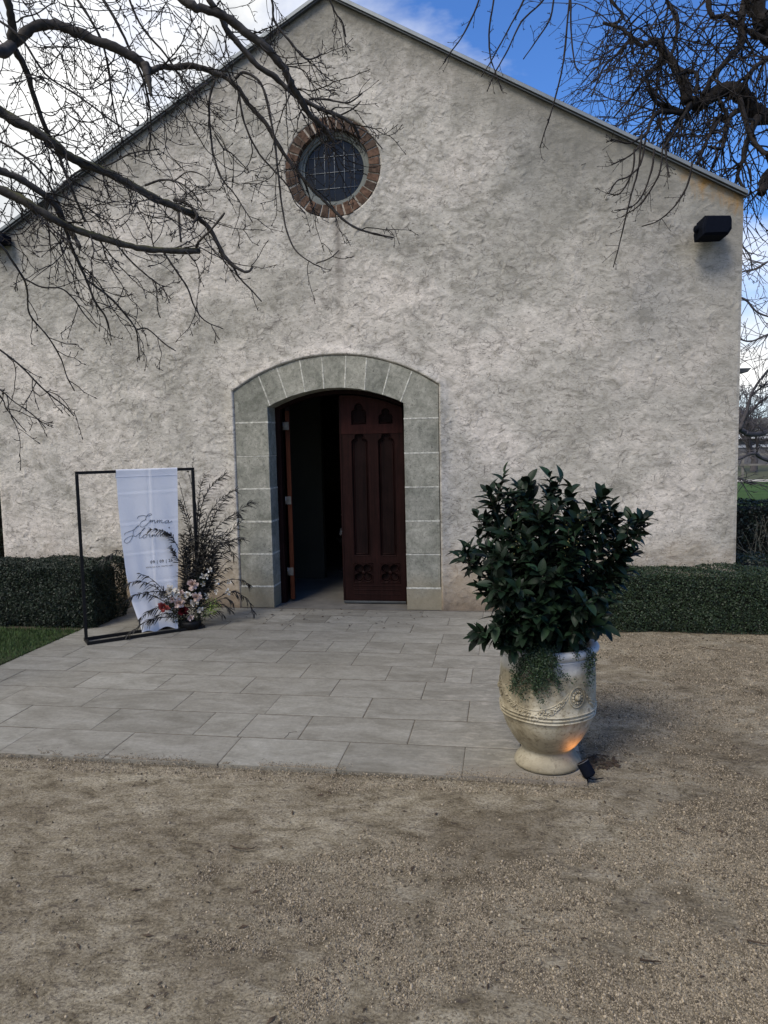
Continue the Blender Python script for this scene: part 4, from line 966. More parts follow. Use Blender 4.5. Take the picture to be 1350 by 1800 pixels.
for pxs, Ys, rp, moss, nt_ in spec:
    if rp[0] < 4.2: rp = [q*.85 for q in rp]
    sp, rr = limb(lt_, pxs, Ys, rp, M_moss if moss else M_bark, 'limb' if rp[0] > 4 else 'branch', 8 if rp[0] > 4 else 6)
    for k in range(int(nt_*.66)):
        i = int(rng.uniform(.18, .99)*(len(sp)-2)); d_ = unit(sp[i+1]-sp[i])
        sx = (sp[i]-CAM); 
        if (sx @ _R)/(sx @ _F)*FPX < -760: continue
        s_ = unit(d_*rng.uniform(.2, 1.0)+unit(np.cross(d_, rng.normal(0, 1, 3)))*.9+np.array([.25, 0, -.35]))
        r_ = min(rr[i]*.55, .0052)
        twig(tw, sp[i], s_, rng.uniform(.15, .62)*(1.0 if rr[i] > .006 else .55), max(r_, .0032), 2 if rr[i] > .009 else 1, droop=rng.uniform(.3, 1.5), wob=.5, seg=.036, spur=.6, branch=.20, curl=.9, tip=.0020)
# fine twigs filling the sky between the limbs
for k in range(115):
    px_, py_ = rng.uniform(-60, 420), rng.uniform(-60, 300)
    if py_ > 330-px_*.45: continue
    st = P(px_, py_, rng.uniform(3.9, 5.2))
    twig(tw, st, np.array([rng.uniform(-.2, 1), rng.normal(0, .4), rng.uniform(-1.2, .1)]), rng.uniform(.3, .8), .0042, 1, droop=.6, wob=.5, seg=.04, spur=.6, branch=.22, curl=.9, tip=.0019)
for k in range(30):
    px_ = rng.uniform(-60, 330); py_ = rng.uniform(300, 440)-px_*.05
    st = P(px_, py_, rng.uniform(3.9, 4.6))
    twig(tw, st, np.array([rng.uniform(.1, 1), rng.normal(0, .3), rng.uniform(-1.0, -.1)]), rng.uniform(.2, .5), .0036, 1, droop=.3, wob=.6, seg=.036, spur=.55, branch=.26, curl=1.3, tip=.0021)
child(tw.build('twigs', M_twig, kind='stuff'), lt_)

# ------------------------------------------------------------------ right tree (gnarled, beside the hall)
rt = empty('gnarled_tree', (6.8, 9.0, 0), 'dark gnarled leafless tree beside the hall filling the top right sky', 'tree')
mb = MB(); tp = smooth_path([(5.9, 8.4, -.05), (5.85, 8.4, 1.2), (5.6, 8.3, 2.6), (5.1, 8.2, 3.9), (4.7, 8.2, 5.1), (4.3, 8.1, 6.5)], sub=6)
mb.tube(tp, np.interp(np.linspace(0, 1, len(tp)), [0, .1, .5, 1], [.42, .30, .24, .12]), 14); child(mb.build('trunk', M_rtree, smooth=True), rt)
rspec = [
 ([(1440, 240), (1365, 207), (1332, 203), (1317, 184), (1300, 165), (1276, 156), (1252, 168), (1234, 181), (1214, 180)], [8.3, 7.9], [15, 12, 10], 22),
 ([(1211, 180), (1202, 148), (1193, 127), (1175, 101), (1157, 77), (1146, 71)], [7.9, 8.0], [9, 6.5, 5], 22),
 ([(1146, 71), (1128, 80), (1110, 65), (1092, 50), (1074, 44), (1060, 40)], [8.0, 8.2], [4, 3, 2], 18),
 ([(1214, 180), (1202, 199), (1175, 190), (1154, 178), (1141, 154)], [7.9, 7.6], [6, 4.5, 4], 12),
 ([(1234, 168), (1258, 130), (1285, 98), (1306, 74), (1303, 30), (1316, -20)], [7.9, 8.3], [4, 4.5, 6], 18),
 ([(1460, 170), (1372, 75), (1350, 44), (1329, 15), (1305, -60)], [8.4, 8.2], [18, 14], 12),
 ([(1332, 206), (1314, 246), (1306, 281), (1297, 308), (1311, 341)], [7.9, 7.6], [5.5, 4, 2], 12),
 ([(1303, 190), (1282, 207), (1273, 246), (1268, 261), (1246, 258)], [7.9, 7.5], [4.5, 3.5, 2], 10),
 ([(1267, 204), (1249, 234), (1234, 267), (1223, 293)], [7.8, 7.4], [5, 3, 2], 10),
 ([(1270, 215), (1276, 200), (1268, 186), (1264, 180)], [7.8, 7.7], [4, 4, 3], 2),
 ([(1420, 300), (1362, 305), (1348, 318), (1338, 340)], [7.9, 7.6], [14, 11, 8], 5),
 ([(1199, 199), (1163, 196), (1146, 210), (1137, 234), (1125, 246)], [7.8, 7.3], [4, 3, 2], 12),
 ([(1400, 90), (1345, 105), (1318, 130), (1306, 160)], [8.0, 7.9], [6, 4, 3], 10),
 ([(1243, -30), (1246, 5), (1252, 28), (1276, 30), (1300, 46), (1330, 62), (1365, 80)], [8.2, 8.2], [4, 4, 5], 14),
 ([(1170, -40), (1174, 5), (1190, 30), (1188, 70), (1180, 98)], [8.4, 8.1], [3, 3, 2], 14),
 ([(1196, 127), (1225, 130), (1222, 165)], [7.9, 7.8], [4, 3], 3),
 ([(1160, 85), (1162, 120), (1155, 150), (1150, 190), (1140, 230)], [8, 7.6], [3, 2, 1.5], 9),
 ([(1110, 65), (1085, 95), (1060, 120), (1040, 170)], [8.1, 7.8], [2.5, 1.2], 10),
 ([(1180, 100), (1140, 130), (1110, 170), (1080, 205)], [8, 7.6], [2.6, 1.2], 10),
 ([(1214, 182), (1195, 215), (1180, 240), (1165, 262)], [7.8, 7.3], [3, 1.5], 9),
 ([(1300, 170), (1320, 240), (1345, 270), (1360, 262)], [7.8, 7.4], [4, 3], 8),
 ([(1050, -50), (1075, 0), (1095, 30), (1074, 44)], [8.3, 8.2], [2.5, 2], 10),
]
tw = MB()
for pxs, Ys, rp, nt_ in rspec:
    sp, rr = limb(rt, pxs, Ys, rp, M_rtree, 'limb' if rp[0] > 4.4 else 'branch', 9, .2)
    for k in range(int(nt_*1.5)):
        i = int(rng.uniform(.1, .99)*(len(sp)-2)); d_ = unit(sp[i+1]-sp[i])
        s_ = unit(d_*rng.uniform(-.2, .8)+unit(np.cross(d_, rng.normal(0, 1, 3)))*.8+np.array([-.35, -.15, -.35]))
        twig(tw, sp[i], s_, rng.uniform(.35, 1.05), min(max(rr[i]*.5, .0045), .010), 2, droop=rng.uniform(.3, 1.3), wob=.35, seg=.085, spur=.25, branch=.34, curl=.5, tip=.0021)
hang = [([(844, -40), (842, 0), (816, 58), (790, 95), (779, 113)], 6.3), ([(872, -40), (868, 0), (860, 53), (862, 100), (872, 130), (882, 160)], 6.4), ([(935, -40), (921, 0), (893, 53), (864, 106), (846, 135)], 6.4),
        ([(970, -40), (955, 0), (917, 38), (893, 87), (869, 130), (856, 161)], 6.3), ([(975, -20), (968, 30), (945, 68), (920, 104)], 6.6), ([(1004, -30), (998, 29), (989, 115), (970, 193), (958, 230), (949, 260)], 6.2),
        ([(1003, 0), (1004, 60), (1010, 110), (1018, 130)], 6.8), ([(1128, 235), (1122, 296), (1110, 340), (1098, 390), (1086, 440), (1078, 470)], 6.3), ([(1135, 245), (1125, 290), (1105, 310), (1085, 318), (1070, 340)], 6.3),
        ([(1150, 262), (1145, 300), (1128, 345), (1108, 365), (1080, 370)], 6.4), ([(1217, 285), (1208, 326), (1187, 361), (1157, 388), (1128, 398)], 6.4), ([(1165, 255), (1160, 300), (1146, 330), (1125, 360), (1092, 382)], 6.4),
        ([(1125, 243), (1105, 252), (1080, 246), (1066, 250)], 6.6), ([(1170, 262), (1172, 290), (1176, 312)], 6.5), ([(1128, 250), (1112, 270), (1085, 285), (1075, 290)], 6.5), ([(1115, 262), (1112, 300), (1090, 340), (1066, 340)], 6.4)]
for pxs, y in hang:
    sp, rr = limb(rt, pxs, [y+.15, y], [1.8, .9], M_rtree, 'branch', 5)
    for k in range(8):
        i = int(rng.uniform(.3, .99)*(len(sp)-2)); d_ = unit(sp[i+1]-sp[i])
        twig(tw, sp[i], unit(d_+rng.normal(0, .6, 3)), rng.uniform(.05, .16), .0028, 0, droop=.2, seg=.03, spur=.5, tip=.0018)
child(tw.build('twigs', M_rtree, kind='stuff'), rt)

# ------------------------------------------------------------------ background: trees beyond the lawn
def rectree(name, x, y, h, label, mat, seed, tmin=.012, cat='tree', spread=.55, r0=None, levels=4, first=.25, grp=None):
    global rng
    keepr = rng; rng = np.random.default_rng(seed)
    r = empty(name, (x, y, 0), label, cat, grp); tr, tw_ = MB(), MB()
    def rec(p, d, Ln, rad, lv):
        n = 6; pts = [p.copy()]
        for i in range(n):
            d = unit(d+rng.normal(0, .16, 3)+np.array([0, 0, .03 if lv > 1 else -.02])); p = p+d*Ln/n; pts.append(p.copy())
        rd = np.linspace(rad, max(rad*.55, tmin*.5), n+1)
        (tr if lv >= levels-1 else tw_).tube(pts, rd, 8 if lv >= levels-1 else (5 if lv > 1 else 3), False)
        if lv == 0: return
        nb = 5 if lv < levels else 7
        for k in range(nb):
            f = rng.uniform(first if lv == levels else .25, 1.0); q = pts[int(f*n)]
            s_ = unit(d*.7+unit(np.cross(d, rng.normal(0, 1, 3)))*rng.uniform(spread, spread*1.9)+np.array([0, 0, .15]))
            rec(q.copy(), s_, Ln*rng.uniform(.5, .78), rad*(1-f*.45)*.52, lv-1)
    rec(np.zeros(3), np.array([0, 0, 1.0]), h*.42, r0 or h*.022, levels)
    tr.build('trunk', mat, r, smooth=True); tw_.build('crown_branches', mat, r, kind='stuff'); rng = keepr; return r
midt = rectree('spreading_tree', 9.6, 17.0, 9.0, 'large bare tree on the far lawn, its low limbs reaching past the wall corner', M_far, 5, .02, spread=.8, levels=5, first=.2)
for pxs, Ys, rp in [([(1500, 735), (1420, 742), (1365, 750), (1345, 760), (1322, 764), (1300, 756), (1285, 748)], [15.5, 14.5], [6, 4.5, 3.5]),
                    ([(1480, 840), (1400, 815), (1345, 808), (1325, 797), (1300, 806), (1280, 812)], [16, 15.5], [4, 3, 2]),
                    ([(1285, 840), (1303, 842), (1312, 848), (1328, 851)], [14.5, 14.5], [2, 1.6]),
                    ([(1300, 756), (1312, 725), (1322, 690), (1338, 665), (1352, 648)], [14.5, 14.5], [3.5, 2, 1.2]),
                    ([(1322, 695), (1340, 680), (1360, 672)], [14.5, 14.5], [1.6, 1]), ([(1290, 770), (1304, 740), (1330, 712), (1360, 690)], [15, 15], [2.5, 1.2]),
                    ([(1390, 445), (1350, 460), (1330, 472), (1305, 478), (1290, 490)], [14, 14], [2.4, 1.4]), ([(1290, 520), (1312, 528), (1330, 548), (1360, 560)], [14, 14], [2.2, 1.2]),
                    ([(1290, 405), (1305, 432), (1318, 450), (1322, 475)], [13, 13], [1.6, 1.2]), ([(1380, 575), (1345, 590), (1318, 600), (1290, 592)], [14, 14], [2, 1.2])]:
    sp, rr = limb(midt, pxs, Ys, rp, M_far, 'limb' if rp[0] > 3 else 'branch', 6)
    tw = MB()
    for k in range(16):
        i = int(rng.uniform(.1, .99)*(len(sp)-2)); d_ = unit(sp[i+1]-sp[i])
        twig(tw, sp[i], unit(d_+rng.normal(0, .8, 3)+np.array([0, 0, .2])), rng.uniform(.3, .8), .008, 2, droop=0, wob=.4, seg=.13, spur=.2, branch=.35, tip=.0045, bud=False)
    child(tw.build('twigs', M_far, kind='stuff'), midt)
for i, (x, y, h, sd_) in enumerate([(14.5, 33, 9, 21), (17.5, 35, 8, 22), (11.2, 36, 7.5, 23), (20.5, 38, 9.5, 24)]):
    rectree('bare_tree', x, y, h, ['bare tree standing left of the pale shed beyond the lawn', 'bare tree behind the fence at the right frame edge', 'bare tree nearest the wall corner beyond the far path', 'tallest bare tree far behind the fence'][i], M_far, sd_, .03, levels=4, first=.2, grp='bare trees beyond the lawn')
for x, y, h, sd_, lb in [(-4.5, -6.5, 9.5, 31, 'bare tree across the forecourt, left of the two mirrored in the round window'), (-.5, -9, 11, 32, 'bare tree across the forecourt, right of the two mirrored in the round window')]:
    rectree('bare_tree', x, y, h, lb, M_rtree, sd_, .02, levels=5, first=.15, spread=.6, grp='bare trees facing the hall')
# far tree belt
mb = MB(); n = 22000
for zone in range(1):
    x = rng.uniform(-10, 60, n); hh = 1.5+1.8*fbm(x, x*0, .18, 44); y = rng.uniform(52, 60, n); z = rng.uniform(0, 1, n)**.8*hh
    V_, F_ = leafquads(np.stack([x, y, z], -1), np.tile([0, -1, .2], (n, 1)), .4, .8, .8)
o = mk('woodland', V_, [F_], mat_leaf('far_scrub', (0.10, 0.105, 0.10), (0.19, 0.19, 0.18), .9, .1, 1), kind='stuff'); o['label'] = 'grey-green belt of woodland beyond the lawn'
# shed, fence
shed = empty('shed', (19.5, 46, 0), 'long low shed with a white roof beyond the fence', 'shed')
mb = MB(); mb.box((-6, 0, 0), (5, 4, 1.45)); mb.build('shed_wall', M_shedd, shed)
mb = MB(); mb.box((-6.3, -.4, 1.46), (5.3, 4.4, 1.72)); mb.build('shed_roof', M_shed, shed)
mb = MB(); mb.box((-6.1, -.06, .95), (5.05, -.01, 1.12)); mb.build('white_band', M_shed, shed)
fn = empty('fence', (14, 31, 0), 'thin post and rail fence beyond the pale path', 'fence')
for k in range(14):
    mb = MB(); mb.box((-7+k*1.1, -.04, 0), (-7+k*1.1+.08, .04, .95)); mb.build('post', M_post, fn)
for z in (.45, .85):
    mb = MB(); mb.box((-7, -.065, z), (7.4, -.042, z+.07)); mb.build('rail', M_post, fn)
# bare-stemmed shrub between the side hedges
ss = empty('bare_shrub', (2.75, 8.25, 0), 'pale bare-stemmed shrub between the two hedges beyond the corner', 'shrub')
tw = MB()
for k in range(34):
    b0 = np.array([rng.uniform(-.5, .6), rng.uniform(-.25, .25), 0]); twig(tw, b0, np.array([rng.normal(0, .3), rng.normal(0, .2), 1]), rng.uniform(.5, .82), .006, 1, 0, .3, .08, .3, .3, tip=.003)
tw.build('stems', simple('pale_stem', (0.13, 0.12, 0.085), .8, 20, .3, 0), ss)

# ------------------------------------------------------------------ banner frame, banner
A0 = np.array([-3.448, 5.579]); A1 = np.array([-2.714, 6.195]); fd = unit(A1-A0); fn_ = np.array([fd[1], -fd[0]])   # fn_ points to the camera
FL = np.linalg.norm(A1-A0); FH = 1.416
fr = empty('display_stand', (*A0, 0.01), 'thin black metal stand frame with a long rectangular base, left of the doorway', 'display stand')
def fpt(s, n_, z): q = A0+fd*s+fn_*n_; return np.array([q[0], q[1], z])
def fbar(a, b_, th, name):
    mb = MB(); a = np.array(a, float); b_ = np.array(b_, float); d_ = unit(b_-a)
    upv = np.array([0, 0, 1.]) if abs(d_[2]) < .9 else np.array([fd[0], fd[1], 0]); s_ = unit(np.cross(d_, upv)); t_ = np.cross(s_, d_); V_ = []
    for q in (a, b_):
        for i, j in ((-1, -1), (1, -1), (1, 1), (-1, 1)): V_.append(q+(s_*i+t_*j)*th/2)
    mb.add(V_, [[0, 1, 2, 3], [7, 6, 5, 4], [0, 4, 5, 1], [1, 5, 6, 2], [2, 6, 7, 3], [3, 7, 4, 0]]); o_ = mb.build(name, M_black); child(o_, fr)
t_ = .024
fbar(fpt(0, 0, .022), fpt(0, 0, FH-t_/2-.001), t_, 'post'); fbar(fpt(FL, 0, .022), fpt(FL, 0, FH-t_/2-.001), t_, 'post')
fbar(fpt(-t_/2, 0, FH), fpt(FL+t_/2, 0, FH), t_, 'top_bar')
bw = .12
for nn_ in (-.045, bw-.005): fbar(fpt(-t_/2, nn_, .022), fpt(FL+t_/2, nn_, .022), t_, 'base_bar')
for s_ in (-.001, FL+.001): fbar(fpt(s_, -.045+t_/2, .0225), fpt(s_, bw-.005-t_/2, .0225), t_-.001, 'base_bar')
def onframe(px, py, n_=0.0):
    """point where the ray through the pixel meets the upright plane of the frame"""
    d_ = ray(px, py); nv = np.array([fn_[0], fn_[1], 0]); p0 = fpt(0, n_, 0); t0 = (p0-CAM) @ nv/(d_ @ nv); return CAM+d_*t0
def sz_(p): q = p[:2]-A0; return q @ fd, p[2]
bl = empty('banner', (*fpt(FL/2, 0, 0)[:2], FH), 'white cotton welcome banner draped over the black frame, names and date in black', 'banner')
sL = [sz_(onframe(*q)) for q in ((203, 828), (207, 890), (213, 950), (221, 1010), (231, 1060), (245, 1104))]
sR = [sz_(onframe(*q)) for q in ((311, 828), (312, 890), (312.5, 950), (312, 1010), (310, 1060), (307, 1112))]
zt, zb = FH+.013, 0.05
def cloth(u, z):
    sl_ = np.interp(-z, [-q[1] for q in sL], [q[0] for q in sL]); sr_ = np.interp(-z, [-q[1] for q in sR], [q[0] for q in sR])
    s_ = sl_+(sr_-sl_)*u
    n_ = .016+.004*np.sin(u*9+z*2)+.0035*np.sin(u*21+z*5)*np.clip(1.3-z, 0, 1)+.02*np.clip(.8-z, 0, 1)*np.sin(u*5+1.5+z*3)
    n_ = n_-.003*np.exp(-((u-.515)/.02)**2)+.002*np.exp(-((u-.55)/.03)**2)           # vertical fold
    for zc in (1.22, .96, .70, .44): n_ = n_+.0018*np.exp(-((z-zc-.01*u)/.008)**2)-.0012*np.exp(-((z-zc-.02-.01*u)/.01)**2)
    n_ = n_+np.clip(.30-z, 0, 1)*.22*(1+.3*np.sin(u*7))
    return s_, n_
nu, nv = 48, 130
us = np.linspace(0, 1, nu); zz = np.linspace(zt, zb, nv); Vc = []
for u in us:
    for z in zz:
        s_, n_ = cloth(u, z); Vc.append(fpt(s_, n_, z))
Vc = np.array(Vc).reshape(nu, nv, 3)
# bottom hem trails on the base bar and floor
for i, u in enumerate(us):
    Vc[i, -1, 2] = .040+.012*math.sin(u*11)
back = [];   # flap over the back of the bar
for i, u in enumerate(us):
    s0, n0 = cloth(u, zt); row = [fpt(s0, .016-.008*k, zt+.003*math.sin(k*.75)+.001) for k in range(1, 4)]+[fpt(s0, -.018, zt-.006), fpt(s0+.0, -.02, FH-.06)]
    back.append(row[::-1])
Vall = np.concatenate([np.array(back), Vc], 1)
o_ = mk('cloth', Vall.reshape(-1, 3), [grid_faces(nu, nv+5)], M_cloth, smooth=True); child(o_, bl)
# stitched hem pocket under the bar
mb = MB(); hp = []
for u in us:
    s0, n0 = cloth(u, FH-.045); hp.append(fpt(s0, n0+.001, FH-.045))
mb.tube(hp, .0016, 4); child(mb.build('hem_stitching', M_cloth), bl)
def ink(pxs, r_=.0017, sub=5):
    pts = []
    for x, y in pxs:
        px, py = 190+x/6, 820+y/6; p = onframe(px, py, .02); s_, z = sz_(p)
        sl_ = np.interp(-z, [-q[1] for q in sL], [q[0] for q in sL]); sr_ = np.interp(-z, [-q[1] for q in sR], [q[0] for q in sR])
        _, n_ = cloth((s_-sl_)/(sr_-sl_), z); pts.append(fpt(s_, n_+.0012, z))
    return smooth_path(np.array(pts), sub=sub)
mb = MB()
E_ = [(308, 550), (325, 527), (365, 518), (410, 523), (445, 517), (460, 505), (445, 498), (420, 508), (402, 535), (392, 562), (372, 572), (346, 593), (337, 620), (350, 638), (380, 634), (408, 612), (428, 590)]
mma = [(428, 590), (446, 566), (452, 570), (440, 594), (462, 566), (470, 570), (460, 592), (482, 566), (492, 570), (486, 590), (498, 592), (520, 568), (526, 572), (516, 594), (540, 566), (548, 570), (538, 592), (560, 566), (570, 570), (562, 590), (574, 592), (600, 580)]
a_ = [(640, 570), (622, 566), (602, 582), (600, 594), (615, 596), (640, 572), (634, 590), (646, 594), (676, 574)]
S_ = [(176, 722), (178, 706), (210, 690), (262, 672), (300, 645), (324, 628), (316, 626), (285, 655), (266, 695), (262, 728), (238, 778), (205, 808), (176, 800), (172, 780), (200, 752), (250, 732), (290, 738)]
l_ = [(290, 738), (310, 725), (350, 690), (385, 655), (390, 646), (372, 658), (345, 705), (328, 745), (338, 758), (365, 742), (380, 722)]
o__ = [(392, 716), (372, 735), (372, 754), (392, 752), (410, 735), (404, 718), (392, 716), (420, 722), (440, 716)]
rest = [(440, 716), (436, 742), (452, 744), (470, 716), (466, 742), (486, 716), (494, 740), (512, 716), (520, 740), (545, 700), (575, 660), (560, 680), (548, 738), (568, 720), (580, 738), (600, 712), (612, 706), (604, 726), (596, 736), (612, 740), (634, 712), (630, 740), (650, 735)]
for st in (E_, mma, a_, S_, l_, o__, rest): mb.tube(ink(st), .0016, 4)
for st in ([(645, 636), (645, 654)], [(636, 645), (654, 645)]): mb.tube(ink(st), .0018, 4)
child(mb.build('lettering', M_ink), bl)
def text(body, x0, x1, yb, name, spacing=1.0):
    cu = bpy.data.curves.new(name, 'FONT'); cu.body = body; cu.size = 1; cu.space_character = spacing; cu.resolution_u = 3; cu.offset = .012
    to = bpy.data.objects.new(name, cu); COL.objects.link(to); dg = bpy.context.evaluated_depsgraph_get(); dg.update()
    me = bpy.data.meshes.new_from_object(to.evaluated_get(dg)); bpy.data.objects.remove(to)
    n = len(me.vertices); c_ = np.zeros(n*3); me.vertices.foreach_get('co', c_); c_ = c_.reshape(-1, 3)
    p0, p1 = sz_(onframe(190+x0/6, 820+yb/6, .02)), sz_(onframe(190+x1/6, 820+yb/6, .02))
    wd = c_[:, 0].max()-c_[:, 0].min(); k = (p1[0]-p0[0])/wd; x = p0[0]+(c_[:, 0]-c_[:, 0].min())*k; z = (p0[1]+p1[1])/2+c_[:, 1]*k
    out = []
    for a, b_ in zip(x, z):
        sl_ = np.interp(-b_, [-q[1] for q in sL], [q[0] for q in sL]); sr_ = np.interp(-b_, [-q[1] for q in sR], [q[0] for q in sR]); _, n_ = cloth((a-sl_)/(sr_-sl_), b_); out.append(fpt(a, n_+.0028, b_))
    me.vertices.foreach_set('co', np.array(out).ravel()); me.materials.clear(); me.materials.append(M_ink); me.update()
    o_ = bpy.data.objects.new(name, me); COL.objects.link(o_); child(o_, bl)
text('09 | 09 | 26', 448, 680, 1012, 'date_lettering', 1.15)
text("WE'RE SO GLAD YOU'RE HERE", 402, 680, 1060, 'welcome_lettering', 1.2)

# ------------------------------------------------------------------ flower arrangement
fa = empty('flower_arrangement', (*fpt(FL-.10, .05, 0)[:2], .03), 'flower arrangement of blush and red roses with dark feathery plumes at the banner foot', 'flower arrangement')
base = fpt(FL-.10, .06, .06); YA = base[1]
def plume(pxs, Y0, Y1, rp=1.0, ll=14, dens=1.0, mat=None, stem=M_frond, start=.25, sprd=.6, name='frond', wl=.9, down=.0):
    Ys = np.linspace(Y0, Y1, len(pxs)); pts = smooth_path(np.array([onframe(a, b, y) for (a, b), y in zip(pxs, Ys)]), sub=6); mb = MB()
    sc = YA/FPX; mb.tube(pts, np.linspace(rp*1.2, rp*.4, len(pts))*sc, 4, False)
    L_ = np.sum(np.linalg.norm(np.diff(pts, axis=0), axis=1)); n = int(L_/sc/1.7*dens); V_ = []; F_ = []
    for k in range(n):
        f = start+(1-start)*rng.random(); i = min(int(f*(len(pts)-1)), len(pts)-2); d_ = unit(pts[i+1]-pts[i]); sd_ = unit(np.cross(d_, rng.normal(0, 1, 3)+np.array([0, .0, .0])))
        q = unit(d_*1.0+sd_*sprd+np.array([0, 0, -down])); l_ = ll*1.15*sc*rng.uniform(.6, 1.2)*(1-.35*f); s2 = unit(np.cross(q, rng.normal(0, 1, 3)))*wl*1.1*sc
        c = len(V_); p0 = pts[i]
        for t_, w_ in ((0, .35), (.35, 1.0), (.7, .8), (1.0, .08)):
            cpt = p0+q*l_*t_+np.array([0, 0, -.38*l_*t_*t_]); V_ += [cpt-s2*w_, cpt+s2*w_]
        F_ += [(c, c+1, c+3, c+2), (c+2, c+3, c+5, c+4), (c+4, c+5, c+7, c+6)]
    mb.add(V_, np.array(F_)); o_ = mb.build(name, mat or M_frond); child(o_, fa)
b0 = (330, 1085)
for a in [ # tall feathery plumes, right
 [(b0[0]+5, 1060), (350, 980), (362, 920), (385, 880), (418, 860)], [(335, 1060), (348, 970), (352, 900), (368, 860), (398, 832)], [(335, 1060), (345, 960), (348, 900), (352, 860), (362, 832)],
 [(338, 1060), (358, 985), (380, 930), (410, 905), (445, 880)], [(338, 1060), (360, 990), (390, 950), (425, 915), (418, 905)], [(340, 1060), (365, 1000), (385, 965), (410, 950), (430, 948)],
 [(335, 1060), (340, 980), (333, 930), (325, 900), (316, 878)], [(340, 1060), (362, 1010), (380, 985), (402, 970), (412, 975)], [(332, 1060), (330, 1000), (335, 960), (345, 930)],
 [(332, 1060), (345, 1000), (360, 950), (378, 905), (400, 870)], [(330, 1060), (345, 1010), (362, 960), (380, 945), (400, 935)], [(335, 1050), (350, 1000), (370, 968), (395, 955), (408, 958)]]:
    plume(a, .03, rng.uniform(-.25, .02), 1.0, 24, .8, start=.30, sprd=.7, wl=.7)
for a in range(34):   # dense dark middle of the arrangement
    e = (rng.uniform(318, 385), rng.uniform(925, 1010)); plume([(b0[0]+rng.uniform(-6, 18), 1062), ((b0[0]+e[0])/2+3, 1030), (e[0]*.8+b0[0]*.2, e[1]+30), e], .05, rng.uniform(-.2, .1), .8, 24, 1.1, start=.1, sprd=1.0)
for a in [ # frond arching left over the banner
 [(335, 1040), (322, 985), (306, 950), (292, 935), (262, 930)], [(330, 1040), (320, 1000), (308, 975), (300, 960)]]:
    plume(a, .05, .07, .8, 14, .8, start=.45, sprd=.7)
for a in [ # sprays to the lower left, over the cloth
 [(325, 1075), (300, 1058), (285, 1035), (262, 1015), (243, 1008)], [(325, 1078), (295, 1052), (270, 1030), (240, 1022), (218, 1030)], [(325, 1080), (290, 1058), (262, 1045), (240, 1045), (222, 1056)],
 [(325, 1083), (292, 1070), (270, 1070), (252, 1082), (244, 1090)], [(325, 1085), (290, 1085), (262, 1090), (235, 1108), (222, 1118)], [(325, 1083), (300, 1078), (278, 1082), (258, 1098)],
 [(325, 1075), (300, 1045), (282, 1040), (252, 1042)], [(300, 960), (240, 972), (210, 968), (190, 978), (178, 990)],
 [(340, 1075), (385, 1050), (410, 1040), (435, 1055), (448, 1082)], [(345, 1080), (380, 1062), (400, 1068), (408, 1075)], [(345, 1070), (375, 1035), (400, 1020), (425, 1020), (440, 1030)], [(345, 1075), (372, 1060), (395, 1052), (412, 1062)],
 [(350, 1085), (368, 1080), (385, 1075), (396, 1086)], [(350, 1060), (375, 1020), (392, 1004), (408, 995)]]:
    plume(a, -.05 if a[-1][0] < 200 else .10, -.07 if a[-1][0] < 200 else rng.uniform(.07, .16)+(.05 if a[-1][0] < 300 and a[-1][1] > 1030 else 0), .8, 14, .6, start=.28, sprd=.75, down=.25)
for a in [[(345, 1060), (348, 960), (340, 880), (338, 840), (340, 802)], [(343, 1000), (334, 940), (322, 905), (312, 875)], [(343, 980), (336, 930), (318, 860), (314, 848)], [(345, 1000), (346, 900), (336, 850), (326, 812)], [(350, 1060), (382, 1010), (396, 990), (404, 985)]]:
    plume(a, -.02, -.12, .7, 6, .25, start=.5, sprd=.7, name='dry_stem', wl=.7)
def rose(px, py, rp, mat, Y=None, n=22, name='rose'):
    c = onframe(px, py, .13 if Y is None else .10); Y = c[1]; r_ = rp*1.28*Y/FPX; V_ = []; F_ = []
    ax = unit(CAM-c+np.array([0, 0, .6])+rng.normal(0, .35, 3)); u = unit(np.cross(ax, [0.1, .2, 1])); v_ = np.cross(ax, u)
    for k in range(n):
        f = (k+.5)/n; a = k*2.4; rr = r_*(.08+.92*f)*rng.uniform(.8, 1.1); w_ = r_*(.16+.22*f); a = rng.uniform(0, 6.28); d_ = u*math.cos(a)+v_*math.sin(a); s_ = np.cross(ax, d_); h = r_*(.95-.95*f*f)*rng.uniform(.75, 1.15)
        b_ = c+d_*rr*.25-ax*r_*.2; m0 = c+d_*rr*.75+ax*h*.7; tp_ = c+d_*rr*(1.05)+ax*h*(1.0)
        i = len(V_); V_ += [b_, m0-s_*w_*.75, m0+s_*w_*.75, tp_-s_*w_*.4+d_*r_*.05, tp_+s_*w_*.4+d_*r_*.05, m0+d_*r_*.08]
        F_ += [(i, i+1, i+5), (i, i+5, i+2), (i+1, i+3, i+5), (i+5, i+3, i+4), (i+5, i+4, i+2)]
    child(mk(name, V_, [np.array(F_)], mat), fa)
for px, py, rp, m_, nm in [(338, 1027, 8.5, M_blush, 'rose'), (345, 1050, 8, M_blush, 'rose'), (315, 1060, 8.5, M_blush, 'rose'), (300, 1038, 8, M_cream, 'rose'), (310, 1042, 6, M_cream, 'rose'), (342, 1060, 7, M_cream, 'rose'), (288, 1067, 8.5, M_coral, 'carnation'), (322, 1075, 8.5, M_wine, 'rose'),
                           (318, 1042, 5, M_blush, 'rose'), (352, 1072, 5, M_cream, 'rose'), (330, 1046, 5.5, M_cream, 'rose'), (303, 1054, 5, M_blush, 'rose'), (335, 1086, 5, M_blush, 'rose')]: rose(px, py, rp, m_, n=60 if nm == 'carnation' else 46, name=nm)
